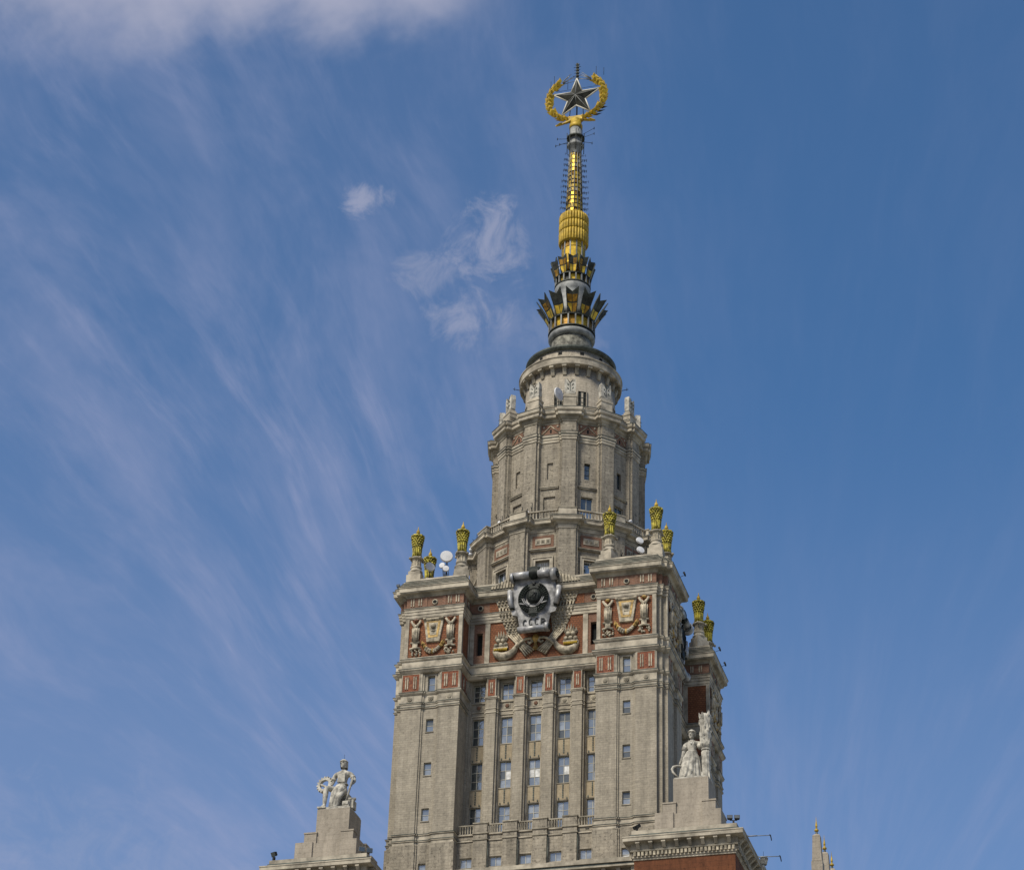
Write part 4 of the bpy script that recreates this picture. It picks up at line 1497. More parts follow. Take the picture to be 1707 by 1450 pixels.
# grey collar and throat under the wreath
w = MB()
w.lathe(0, 0, [(0.9, 236.6), (1.0, 236.7), (1.0, 238.1), (1.28, 238.2), (1.32, 238.6), (1.05, 238.7), (0.92, 239.0), (0.9, 242.0)], 20)
coll = ob('mast_collar', w, M['grey_metal'], SP)
for k in range(8):
    a = 2 * pi * k / 8 + 0.3
    w = MB()
    n = Vector((sin(a), -cos(a), 0))
    w.tube([(n.x * 1.3, n.y * 1.3, 236.9), (n.x * 1.35, n.y * 1.35, 241.0)], 0.06, 4)
    w.tube([(n.x * 0.9, n.y * 0.9, 239.9), (n.x * 1.35, n.y * 1.35, 239.9)], 0.05, 4)
    ob('collar_rod', w, M['dark_metal'], coll)
w = MB()
w.lathe(0, 0, [(1.36, 239.85), (1.42, 239.85), (1.42, 240.05), (1.36, 240.05)], 20, smooth=False)
ob('collar_hoop', w, M['dark_metal'], coll)
w = MB()
w.lathe(0, 0, [(0.95, 241.9), (1.05, 242.0), (1.05, 242.5), (0.9, 242.7), (0.85, 243.6)], 20)
ob('gilt_throat', w, M['gold_matt'], SP)
for a, zz, L, dz in ((1.2, 239.0, 2.3, -1.4), (1.45, 239.8, 2.2, 0.3), (1.7, 240.6, 2.0, 1.2), (-1.3, 239.3, 2.2, -0.9), (-1.6, 240.1, 2.1, 0.4), (-0.9, 238.7, 1.8, -0.8), (0.7, 241.0, 1.7, 1.0)):
    n = Vector((sin(a), -cos(a), 0))
    w = MB()
    e = (n.x * (0.9 + L), n.y * (0.9 + L), zz + dz)
    w.tube([(n.x * 0.9, n.y * 0.9, zz), e], 0.04, 4)
    w.tube([(e[0], e[1], e[2] - 0.22), (e[0], e[1], e[2] + 0.22)], 0.06, 4)
    ob('dipole_aerial', w, M['black_iron'], coll)

# star
ZC = 248.25
star = MB()
RO, RI, TH = 3.95, 1.52, 0.75
pts = []
for i in range(10):
    a = pi / 2 + pi * i / 5
    r = RO if i % 2 == 0 else RI
    pts.append((r * cos(a), r * sin(a)))
vs = [(x, 0, ZC + z) for x, z in pts] + [(0, -TH, ZC), (0, TH, ZC)]
fs = []
for i in range(10):
    j = (i + 1) % 10
    fs.append((i, 10, j)); fs.append((j, 11, i))
core = MB()
core.add([(x * 0.98, y * 0.98, ZC + (z - ZC) * 0.98) for x, y, z in vs], fs)
st = ob('star', core, M['black_iron'], SP)
for i in range(10):
    j = (i + 1) % 10
    for side in (-1, 1):
        A = Vector((pts[i][0], 0, ZC + pts[i][1])); B = Vector((pts[j][0], 0, ZC + pts[j][1])); Cc = Vector((0, side * TH, ZC))
        g3 = (A + B + Cc) / 3
        q = [A.lerp(g3, 0.1), Cc.lerp(g3, 0.1), B.lerp(g3, 0.1)]
        q = [v + Vector((0, side * 0.05, 0)) for v in q]
        f = MB()
        f.add(q, [(0, 1, 2) if side < 0 else (2, 1, 0)])
        ob('star_facet', f, M['star_glass'], st)
for i in range(10):
    j = (i + 1) % 10
    f = MB()
    f.tube([(pts[i][0], 0, ZC + pts[i][1]), (pts[j][0], 0, ZC + pts[j][1])], 0.13, 5, flat=1.0)
    ob('star_edge', f, M['star_edge'], st)
    f = MB()
    for side in (-1, 1):
        f.tube([(pts[i][0], 0, ZC + pts[i][1]), (0, side * (TH + 0.05), ZC)], 0.05, 4)
    ob('star_ridge', f, M['grey_metal'], st)
w = MB()
for x in (-1.2, 1.2):
    w.tube([(x, 0.2, 243.8), (x * 0.8, 0.2, 247.2)], 0.07, 5)
for z, x0, x1 in ((249.9, -4.0, 4.0), (250.5, -3.5, 3.5)):
    w.tube([(x0, 0.5, z), (x1, 0.5, z)], 0.035, 4)
w.tube([(0, 0.4, 244), (0, 0.4, 252)], 0.12, 6)
ob('star_stay', w, M['black_iron'], st)

# wheat wreath
RW = 4.45
wr = MB()
for s in (-1, 1):
    wr.tube([(s * RW * sin(t), 0.05, ZC - RW * cos(t)) for t in [i * 2.35 / 18 for i in range(19)]], 0.16, 6)
wreath = ob('wreath', wr, M['gold_matt'], SP)
for s in (-1, 1):
    n = 12
    for i in range(n):
        t = 0.30 + i * (2.40 - 0.30) / (n - 1)
        tang = Vector((s * cos(t), 0, sin(t))); rad = Vector((s * sin(t), 0, -cos(t)))
        big = 1.0 if i > 3 else 0.8
        for q, (off, lean) in enumerate(((0.34, 0.75), (-0.34, -0.75), (0.0, 0.0))):
            if i in (5, 9) and q == 1:
                continue
            c = rad * (RW + off * big) + Vector((0, -0.22 if q == 2 else 0.0, ZC))
            c += tang * (0.12 * (q == 2))
            ax = tang + rad * lean
            g_ = MB()
            g_.pod(c, ax, 1.55 * big, 0.47 * big, side=Vector((0, 1, 0)).cross(ax), d=0.42)
            ob('wheat_grain', g_, M['gold'] if random.random() < 0.45 else M['gold_matt'], wreath)
            if q != 2 and i % 2 == 0:
                g_ = MB()
                g_.pod(c + Vector((0, 0.4, 0)), tang * 0.6 + rad * lean, 1.0, 0.2, d=0.2)
                ob('wheat_grain', g_, M['gold_deep'], wreath)
    # tip
    t = 2.50
    tang = Vector((s * cos(t), 0, sin(t))); rad = Vector((s * sin(t), 0, -cos(t)))
    c = rad * RW + Vector((0, 0, ZC))
    g_ = MB()
    g_.pod(c + rad * 0.25 + Vector((0, 0, 0.35)), (0, 0, 1), 1.3, 0.33)
    ob('wheat_grain', g_, M['gold'], wreath)
    for i in range(6):
        g_ = MB()
        e = c + tang * 0.2 - rad * 0.3 + Vector((0, random.uniform(-.2, .3), 0))
        dirn = (tang * 0.9 + Vector((0, 0, 0.35 - 0.16 * i)))
        g_.tube([e, e + dirn.normalized() * random.uniform(1.7, 2.4)], 0.09, 4, 0.03)
        ob('awn', g_, M['grey_metal'], wreath)
    # tail leaves crossing under the ring
    g_ = MB()
    a0 = Vector((s * 0.5, -0.15, ZC - RW - 0.15)); a1 = Vector((s * 2.1, -0.3, ZC - RW - 0.75)); a2 = Vector((s * 3.2, -0.3, ZC - RW - 0.95))
    g_.tube([a0, a1, a2], 0.32, 5, 0.2, flat=0.6, smooth=False)
    g_.pod(a1 + Vector((s * 0.5, -0.1, -0.05)), (s, 0, -0.25), 1.5, 0.36)
    ob('ribbon_tail', g_, M['gold_matt'], wreath)
    for x, z in ((1.0, 0.35), (1.75, 0.75), (2.5, 1.1), (3.1, 1.7)):
        g_ = MB()
        g_.pod((s * x, -0.25, ZC - RW + z * 0.85), (s * 0.3, -0.1, 1), 1.05, 0.3)
        ob('wheat_leaf', g_, M['gold'], wreath)
    if s > 0:
        for x, z in ((3.9, -3.0), (4.3, -2.4), (3.4, -3.6)):
            g_ = MB()
            g_.pod((x, 0.5, ZC + z), (1, 0.1, 0.2), 1.5, 0.22)
            ob('wheat_leaf', g_, M['dark_metal'], wreath)
g_ = MB()
g_.box(-1.1, 1.1, -0.45, 0.35, ZC - RW - 0.35, ZC - RW + 0.45)
ob('wreath_knot', g_, M['gold_matt'], wreath)
for x, z0, h in ((-3.75, 251.4, 2.1), (-4.3, 251.0, 1.5), (3.15, 252.0, 2.2), (-1.5, 250.3, 2.3), (4.4, 252.2, 1.5)):
    g_ = MB()
    g_.tube([(x, 0.1, z0), (x, 0.1, z0 + h)], 0.035, 4)
    ob('lightning_rod', g_, M['black_iron'], wreath)
# aerial on top
w = MB()
w.tube([(0, 0.3, 251.8), (0, 0.3, 255.6)], 0.12, 6)
for z in (252.4, 253.0, 253.6, 254.2, 254.8, 255.3):
    L = random.uniform(0.4, 0.75)
    w.tube([(-L, 0.3, z), (L * 0.9, 0.3, z + 0.05)], 0.05, 4)
    w.tube([(0, 0.3 - L, z), (0, 0.3 + L, z)], 0.05, 4)
    w.box(-0.22, 0.22, 0.1, 0.5, z - 0.14, z + 0.12)
ob('top_aerial', w, M['dark_metal'], SP)

# ------------------------------------------------------------------ wheat sheaf urns on the pylons


def make_urn():
    U = thing('sheaf_urn', '', 'finial')
    w = MB()
    w.box(-1.0, 1.0, -1.0, 1.0, 153.5, 154.9); w.box(-0.82, 0.82, -0.82, 0.82, 154.9, 155.5)
    ob('pedestal', w, M['trim'], U)
    w = MB()
    w.lathe(0, 0, [(0.92, 155.5), (0.92, 155.7), (0.7, 155.95), (0.62, 156.1), (0.78, 156.2), (0.78, 156.35)], 16)
    ob('drum_base', w, M['trim'], U)
    w = MB()
    w.lathe(0, 0, [(0.66, 156.35), (0.62, 157.3), (0.7, 157.5)], 24, smooth=False, wob=lambda t, z: 1 + 0.07 * cos(12 * t))
    ob('fluted_drum', w, M['relief'], U)
    w = MB()
    w.lathe(0, 0, [(0.7, 157.45), (0.88, 157.55), (0.9, 157.72), (0.7, 157.85)], 16)
    for i in range(4):
        a = i * pi / 2 + pi / 4
        w.ball((0.98 * cos(a), 0.98 * sin(a), 157.55), 0.2, 8, 5)
    ob('collar', w, M['trim_dark'], U)
    w = MB()
    w.lathe(0, 0, [(0.5, 157.8), (0.5, 159.2), (0.78, 161.0), (0.3, 161.1)], 16)
    sh = ob('sheaf_core', w, M['sheaf'], U)
    for i in range(14):
        a = 2 * pi * i / 14
        c, s = cos(a), sin(a)
        q = MB()
        q.tube([(0.62 * c, 0.62 * s, 157.8), (0.52 * c, 0.52 * s, 158.4), (0.58 * c, 0.58 * s, 159.3)], 0.12, 5)
        ob('stalk', q, M['sheaf'], sh)
    rowz = [159.2, 159.55, 159.9, 160.25, 160.6, 160.92]
    for r, z in enumerate(rowz):
        R = 0.60 + (z - 159.2) * 0.155
        q = MB()
        for i in range(14):
            a = 2 * pi * (i + 0.5 * (r % 2)) / 14
            q.pod((R * cos(a), R * sin(a), z + 0.05), (0.15 * cos(a), 0.15 * sin(a), 1), 0.42, 0.15, side=(-sin(a), cos(a), 0), d=0.12)
        e = ob('ear_row', q, M['sheaf'], sh)
    w = MB()
    w.lathe(0, 0, [(0.86, 160.95), (0.93, 161.02), (0.9, 161.2), (0.4, 161.25)], 20, smooth=False, wob=lambda t, z: 1 + 0.05 * cos(10 * t))
    ob('sheaf_rim', w, M['sheaf'], U)
    w = MB()
    w.lathe(0, 0, [(0.1, 161.1), (0.1, 161.5), (0.16, 161.55), (0.27, 161.8), (0.22, 162.05), (0.08, 162.3), (0.02, 162.75)], 12)
    ob('bud', w, M['gold_matt'], U)
    return U


URN_AT = [(-16.55, -16.6, 'olive gold wheat sheaf urn at the far left corner of the left pylon'),
          (-10.15, -16.6, 'olive gold wheat sheaf urn at the left pylon corner nearest the coat of arms'),
          (-16.8, -10.3, 'lower looking sheaf urn behind the white dish on the left pylon'),
          (10.3, -16.6, 'olive gold sheaf urn in front of the rotunda balustrade on the right pylon'),
          (16.65, -16.6, 'tallest looking olive gold sheaf urn, right of the two stacked white dishes'),
          (16.6, -10.3, 'olive gold sheaf urn at the outer right edge of the front right pylon'),
          (16.6, 10.3, 'olive gold sheaf urn on the rear right pylon, above the side emblem'),
          (16.6, 16.6, 'half hidden sheaf urn at the far corner of the rear right pylon')]
urn0 = make_urn()
for i, (x, y, lab) in enumerate(URN_AT):
    u = urn0 if i == 0 else dup(urn0)
    u.location = (x, y, 0)
    u.rotation_euler = (0, 0, 0.4 * i)
    u['label'] = lab
    u['group'] = 'sheaf urns on the corner pylons'

# ------------------------------------------------------------------ coat of arms


def letter_mesh(ch, mat):
    """bold block letter in x,z, 0.58 wide and 0.95 high, standing proud towards -y"""
    W, H, t, dpt = 0.31, 0.52, 0.145, 0.08
    m = MB()

    def strip(outer, inner):
        n = len(outer)
        vs = [(x, -dpt, z) for x, z in outer] + [(x, -dpt, z) for x, z in inner] + [(x, 0.1, z) for x, z in outer] + [(x, 0.1, z) for x, z in inner]
        fs = []
        for i in range(n - 1):
            fs += [(i, i + 1, n + i + 1, n + i), (2 * n + i + 1, 2 * n + i, 3 * n + i, 3 * n + i + 1), (i + 1, i, 2 * n + i, 2 * n + i + 1), (n + i, n + i + 1, 3 * n + i + 1, 3 * n + i)]
        fs += [(0, n, 3 * n, 2 * n), (2 * n - 1, n - 1, 3 * n - 1, 4 * n - 1)]
        m.add(vs, fs)
    if ch == 'C':
        A_ = [radians(48 + i * (264 / 16)) for i in range(17)]
        strip([(W * cos(a), H + H * sin(a)) for a in A_], [((W - t) * cos(a), H + (H - t) * sin(a)) for a in A_])
    else:
        m.box(-W, -W + t, -dpt, 0.1, 0, 2 * H)
        A_ = [radians(90 - i * 18) for i in range(11)]
        r = 0.29
        strip([(-W + t, 2 * H)] + [(-0.02 + (W + 0.02) * cos(a), 2 * H - r + r * sin(a)) for a in A_] + [(-W + t, 2 * H - 2 * r)],
              [(-W + t, 2 * H - t)] + [(-0.02 + (W - t + 0.04) * cos(a), 2 * H - r + (r - t) * sin(a)) for a in A_] + [(-W + t, 2 * H - 2 * r + t)])
    return m.mesh('letter', [mat])


def make_arms():
    A = thing('coat_of_arms', 'silver scroll coat of arms lettered CCCP with a dark wreath, fixed above the front facade', 'emblem')
    Y = -16.0
    fr = Frame(16.0)
    # the sheet, bulging a little towards the viewer
    w = MB()
    rows = [(145.5, 2.0), (146.5, 2.02), (147.6, 2.2), (148.2, 2.6), (148.8, 2.95), (150.2, 3.05), (151.4, 3.1), (152.4, 2.75), (153.3, 2.85)]
    nx = 10
    vs = []
    for z, h in rows:
        for i in range(nx + 1):
            t = -1 + 2 * i / nx
            vs.append((h * t, Y - 0.16 * (1 - t * t) + (0.10 * sin(5 * t + 1.3 * z) if z > 147.5 else 0.0), z))
    nb = len(vs)
    vs += [(x, y + 0.18, z) for x, y, z in vs]
    fs = []
    m = nx + 1
    for k in range(len(rows) - 1):
        for i in range(nx):
            a = k * m + i
            fs.append((a, a + 1, a + m + 1, a + m))
            fs.append((nb + a + 1, nb + a, nb + a + m, nb + a + m + 1))
        fs.append((k * m, (k + 1) * m, nb + (k + 1) * m, nb + k * m))
        fs.append((k * m + nx, nb + k * m + nx, nb + (k + 1) * m + nx, (k + 1) * m + nx))
    w.smooth = True
    w.add(vs, fs)
    ob('scroll_sheet', w, M['silver_dull'], A)

    def roll(x0, x1, z, r, y=Y - 0.3, z1=None):
        w = MB()
        z1 = z if z1 is None else z1
        w.tube([(x0, y, z), (x1, y, z1)], r, 16)
        o = ob('scroll_roll', w, M['silver'], A)
        w = MB()
        for xe, ze, sg in ((x0, z, -1), (x1, z1, 1)):
            sp_ = []
            for i in range(22):
                a = i * 0.62
                rr = r * (1 - i / 24.0)
                sp_.append((xe + sg * 0.06, y + rr * cos(a) * 0.95, ze + rr * sin(a) * 0.95))
            w.tube(sp_, 0.055, 4)
        ob('roll_spiral', w, M['dark_metal'], o)
        return o
    roll(-2.75, -0.6, 153.4, 0.5, Y - 0.65)
    roll(0.6, 2.4, 153.4, 0.5, Y - 0.65)
    roll(2.4, 3.15, 153.2, 0.86, Y - 0.55)
    roll(-3.1, -2.75, 153.15, 0.72, Y - 0.6)
    roll(-1.95, 1.75, 145.35, 0.46, Y - 0.5)
    roll(1.75, 2.2, 145.5, 0.64, Y - 0.45)
    for s in (-1, 1):
        w = MB()
        w.tube([(s * 3.35, Y - 0.15, 151.5), (s * 3.3, Y - 0.25, 150.2), (s * 3.0, Y - 0.2, 148.85)], 0.36, 14)
        o = ob('side_curl', w, M['silver'], A)
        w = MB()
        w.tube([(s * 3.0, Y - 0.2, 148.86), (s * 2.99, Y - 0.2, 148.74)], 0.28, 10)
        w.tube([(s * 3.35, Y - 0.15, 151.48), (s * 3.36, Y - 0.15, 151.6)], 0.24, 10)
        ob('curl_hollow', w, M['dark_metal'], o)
        w = MB()
        w.fpoly(fr, [(s * 2.2, 147.7), (s * 2.95, 147.9), (s * 3.1, 148.5), (s * 2.5, 148.6)][::s], -0.05, 0.12)
        ob('torn_corner', w, M['silver_dull'], A)
    # wreath of dark wheat
    zc = 149.95
    w = MB()
    for s in (-1, 1):
        for i in range(16):
            t = 0.1 + i * 2.55 / 15
            for off in (-0.3, 0.02, 0.34):
                rr = 1.66 + off
                c = (s * rr * sin(t) * 0.98, Y - 0.5, zc - rr * cos(t) * 1.08)
                tang = Vector((s * cos(t), 0, sin(t))); rad = Vector((s * sin(t), 0, -cos(t)))
                w.pod(c, tang + rad * off * 1.6, 0.58, 0.19, d=0.16)
    ob('dark_wreath', w, M['wreath_black'], A)
    w = MB()
    w.fpoly(fr, [(0.98 * 2.05 * sin(i * pi / 16), zc - 1.08 * 2.05 * cos(i * pi / 16)) for i in range(3, 30)] + [(1.5 * sin(i * pi / 16), zc - 1.5 * cos(i * pi / 16)) for i in range(29, 2, -1)], 0.3, 0.46)
    ob('wreath_back', w, M['wreath_black'], A)
    w = MB()
    w.fpoly(fr, [(1.02 * cos(i * pi / 12), 150.3 + 1.08 * sin(i * pi / 12)) for i in range(24)], 0.3, 0.5, 0.06)
    w.ball((0, Y - 0.42, 150.3), 0.98, 16, 10, 1, 0.35, 1.05)
    gl = ob('globe', w, M['wreath_black'], A)
    w = MB()
    for i in range(-2, 3):
        x = i * 0.36
        w.tube([(x * sqrt(max(0.02, 1 - (z / 1.05) ** 2)), Y - 0.47 - 0.3 * sqrt(max(0.02, 1 - (z / 1.05) ** 2 - 0.25 * (i / 2.0) ** 2)), 150.3 + z) for z in (-0.9, -0.5, 0, 0.5, 0.9)], 0.022, 4)
    ob('globe_meridian', w, M['black_iron'], gl)
    # hammer and sickle on the globe
    w = MB()
    w.tube([(0.38 * cos(t), Y - 0.84, 150.35 + 0.38 * sin(t)) for t in [2.4 - i * 0.36 for i in range(13)]], 0.05, 4)
    w.tube([(-0.5, Y - 0.82, 149.85), (0.3, Y - 0.84, 150.6)], 0.05, 4)
    w.box(0.12, 0.46, Y - 0.9, Y - 0.78, 150.52, 150.7)
    ob('hammer_and_sickle', w, M['black_iron'], gl)
    w = MB()
    for s in (-1, 1):
        for o_ in (0.0, 0.22):
            w.tube([(s * (1.28 + o_), Y - 0.66, 149.9), (s * (1.0 + o_), Y - 0.72, 149.25), (s * (0.45 + o_), Y - 0.70, 148.65)], 0.07, 4)
        w.tube([(s * 1.1, Y - 0.66, 149.0), (s * 1.9, Y - 0.55, 149.25)], 0.1, 4)
    ob('wreath_ribbon', w, M['silver_dull'], A)
    w = MB()
    for i in range(9):
        t = -0.6 + 1.2 * i / 8
        w.tube([(0.5 * sin(t), Y - 0.6, 149.05), (1.05 * sin(t), Y - 0.62, 148.75 + 0.15 * abs(t))], 0.03, 4)
    w.pod((0, Y - 0.6, 147.75), (0, 0, 1), 1.3, 0.75, d=0.2)
    w.box(-0.55, 0.55, Y - 0.6, Y - 0.4, 147.35, 148.5)
    ob('sun_and_knot', w, M['wreath_black'], A)
    w = MB()
    p5 = []
    for i in range(10):
        a = pi / 2 + i * pi / 5
        r = 0.34 if i % 2 == 0 else 0.14
        p5.append((r * cos(a), 152.12 + r * sin(a)))
    w.fpoly(fr, p5, 0.3, 0.62, 0.15)
    ob('small_star', w, M['black_iron'], A)
    # sheaf on top between the rolls
    w = MB()
    for i in range(11):
        t = (i - 5) / 5.0
        w.tube([(t * 0.32, Y - 0.75, 152.85), (t * 0.42, Y - 0.85, 153.6), (t * 0.82, Y - 0.8, 154.45 - 0.18 * t * t)], 0.12, 5, 0.15)
    w.box(-0.42, 0.42, Y - 0.8, Y - 0.3, 152.8, 154.0)
    ob('top_sheaf', w, M['wreath_black'], A)
    for i, ch in enumerate('CCCP'):
        me = letter_mesh(ch, M['black_iron'])
        o = bpy.data.objects.new('letter', me)
        COL.objects.link(o)
        o.parent = A
        x = -1.2 + i * 0.82
        o.location = (x + 0.05, Y - 0.17, 145.95 + 0.08 * (1 - (x / 1.2) ** 2))
    # brackets that hold it off the wall
    w = MB()
    for x in (-1.5, 1.5):
        for z in (147, 152.6):
            w.box(x - 0.12, x + 0.12, Y + 0.1, -14.6, z - 0.12, z + 0.12)
    ob('wall_bracket', w, M['black_iron'], A)
    return A


arms = make_arms()
arms2 = dup(arms)
arms2.rotation_euler = (0, 0, pi / 2)
arms2['label'] = 'second coat of arms, seen edge on at the right side beyond the right pylon'
arms['group'] = arms2['group'] = 'coats of arms on the tower'

# ------------------------------------------------------------------ corner pavilions with stepped pedestals


def make_pavilion():
    B = thing('corner_pavilion', '', 'building')
    cx = cy = 0.0

    def sq(h):
        return [(-h, -h), (h, -h), (h, h), (-h, h)]
    w = MB()
    w.loft(sq(6.0), [(0, -1.7), (0, 106.95)], cap=True)
    ob('brick_wall', w, M['pav_brick'], B)
    w = MB()
    w.loft(sq(6.0), [(0, 106.95), (.10, 106.97), (.10, 107.18), (.22, 107.22), (.22, 107.36), (.12, 107.38), (.12, 107.92)])
    ob('bed_mould', w, M['trim'], B)
    w = MB()
    w.loft(sq(6.0), [(.12, 107.92), (.38, 107.96), (.42, 108.12), (.34, 108.16), (.34, 108.9), (.6, 109.02)])
    ob('modillion_band', w, M['trim_dark'], B)
    w = MB()
    w.loft(sq(6.0), [(.34, 108.92), (1.1, 108.98), (1.14, 109.02), (1.14, 109.42), (1.2, 109.46), (1.2, 109.6)])
    ob('corona', w, M['trim'], B)
    w = MB()
    w.loft(sq(6.0), [(1.2, 109.6), (1.0, 109.66), (.45, 109.72), (.45, 110.05), (.36, 110.1)])
    ob('gutter', w, M['verdigris'], B)
    w = MB()
    w.loft(sq(6.0), [(.36, 110.1), (.28, 110.12), (.28, 110.6), (-.1, 110.66)], cap=True)
    ob('blocking_course', w, M['trim'], B)
    dm = MB(); dm.box(-0.14, 0.14, -0.2, 0.2, -0.24, 0.24)
    DM = dm.mesh('dentil', [M['relief']])
    mm = MB(); mm.hexa([(-0.2, -0.1, -0.42), (0.2, -0.1, -0.42), (0.2, 0.3, -0.42), (-0.2, 0.3, -0.42), (-0.2, -0.62, 0.1), (0.2, -0.62, 0.1), (0.2, 0.3, 0.1), (-0.2, 0.3, 0.1)]); mm.box(-0.25, 0.25, -0.68, 0.3, 0.1, 0.28)
    MM = mm.mesh('modillion', [M['trim']])
    for k in range(4):
        fr = Frame(6.0, k * pi / 2)
        for i in range(26):
            u = -5.85 + i * 0.468
            o = bpy.data.objects.new('dentil', DM); COL.objects.link(o); o.parent = B
            o.location = fr.p(u, 0.22, 107.64); o.rotation_euler = (0, 0, fr.az)
        for i in range(8):
            u = -5.4 + i * 1.543
            o = bpy.data.objects.new('modillion', MM); COL.objects.link(o); o.parent = B
            o.location = fr.p(u, 0.36, 108.62); o.rotation_euler = (0, 0, fr.az)
    # stepped pedestal
    w = MB()
    w.box(-3.78, 3.78, -3.78, 3.78, 110.6, 113.45)
    s3 = ob('lower_step', w, M['block'], B)
    for sx in (-1, 1):
        for sy in (-1, 1):
            w = MB()
            x0, x1 = sorted((sx * 1.75, sx * 4.0)); y0, y1 = sorted((sy * 1.75, sy * 4.0))
            w.box(x0, x1, y0, y1, 110.6, 113.6)
            ob('corner_block', w, M['block'], s3)
    w = MB()
    w.box(-3.0, 3.0, -3.0, 3.0, 113.4, 115.05)
    s2_ = ob('middle_step', w, M['block'], B)
    for sx in (-1, 1):
        for sy in (-1, 1):
            w = MB()
            x0, x1 = sorted((sx * 1.6, sx * 3.2)); y0, y1 = sorted((sy * 1.6, sy * 3.2))
            w.box(x0, x1, y0, y1, 113.5, 115.0); w.box(x0 - 0.07, x1 + 0.07, y0 - 0.07, y1 + 0.07, 115.0, 115.2)
            ob('corner_block', w, M['block'], s2_)
    w = MB()
    w.box(-2.15, 2.15, -2.15, 2.15, 115.0, 118.62)
    ob('pedestal_block', w, M['block'], B)
    w = MB()
    w.box(-2.08, 2.08, -2.08, 2.08, 118.62, 118.82)
    ob('plinth_slab', w, M['statue'], B)
    return B


pv = make_pavilion()
pv.location = (-22.7, -22.7, 0)
pv['label'] = 'left corner block with stepped stone pedestal carrying the statue with a cogwheel'
pv2 = dup(pv); pv2.location = (22.7, -22.7, 0)
pv2['label'] = 'right corner block of dark red brick under the statue holding a wheat sheaf'
pv3 = dup(pv); pv3.location = (22.7, 20.6, 0)
pv3['label'] = 'rear right corner block mostly hidden behind the front right block'
for p_ in (pv, pv2, pv3):
    p_['group'] = 'corner blocks with statue pedestals'

# low front block between the two pavilions
FB = thing('front_block', 'lower front block with a stained coping below the balcony windows', 'building')
w = MB()
w.box(-15.4, 15.4, -21.4, -16.9, -1.7, 109.4)
ob('wall', w, M['stone_old'], FB)
w = MB()
w.box(-15.4, 15.4, -22.0, -17.2, 109.85, 110.4)
ob('coping', w, M['trim'], FB)
w = MB()
w.box(-15.4, 15.4, -21.85, -17.2, 109.4, 109.85)
ob('gutter', w, M['verdigris'], FB)
for i in range(17):
    w = MB()
    w.box(-14.6 + i * 1.83, -14.1 + i * 1.83, -21.9, -21.3, 108.6, 109.3)
    ob('modillion', w, M['trim'], FB)
w = MB()
w.box(-15.4, 15.4, -22.3, -21.2, 109.2, 109.4)
ob('corona', w, M['trim'], FB)

# ------------------------------------------------------------------ statues


def skin_body(name, joints, edges, root, mat, parent, sub=2):
    names = list(joints)
    me = bpy.data.meshes.new(name)
    me.from_pydata([joints[n][0] for n in names], [(names.index(a), names.index(b)) for a, b in edges], [])
    o = bpy.data.objects.new(name, me)
    COL.objects.link(o)
    o.parent = parent
    md = o.modifiers.new('skin', 'SKIN')
    md.use_smooth_shade = True
    lay = me.skin_vertices[0].data if me.skin_vertices else None
    if lay is None:
        me.skin_vertices.new() if hasattr(me.skin_vertices, 'new') else None
    return o, names, md


def build_skin(name, joints, edges, root, mat, parent):
    """one continuous body grown over a skeleton with a Skin modifier, then frozen to a mesh"""
    names = list(joints)
    bm_ = __import__('bmesh').new()
    lay = bm_.verts.layers.skin.verify()
    vv = []
    for n in names:
        p, r = joints[n]
        v = bm_.verts.new(p)
        rr = r if isinstance(r, tuple) else (r, r)
        v[lay].radius = rr
        v[lay].use_root = (n == root)
        vv.append(v)
    for a, b in edges:
        bm_.edges.new((vv[names.index(a)], vv[names.index(b)]))
    me = bpy.data.meshes.new(name)
    bm_.to_mesh(me)
    bm_.free()
    o = bpy.data.objects.new(name, me)
    COL.objects.link(o)
    md = o.modifiers.new('skin', 'SKIN')
    md.use_smooth_shade = True
    sb = o.modifiers.new('sub', 'SUBSURF')
    sb.levels = 2; sb.render_levels = 2
    dg = bpy.context.evaluated_depsgraph_get()
    fin = bpy.data.meshes.new_from_object(o.evaluated_get(dg))
    bpy.data.objects.remove(o)
    fin.name = name
    fin.materials.clear()
    fin.materials.append(mat)
    for p in fin.polygons:
        p.use_smooth = True
        p.material_index = 0
    r = bpy.data.objects.new(name, fin)
    COL.objects.link(r)
    r.parent = parent
    return r


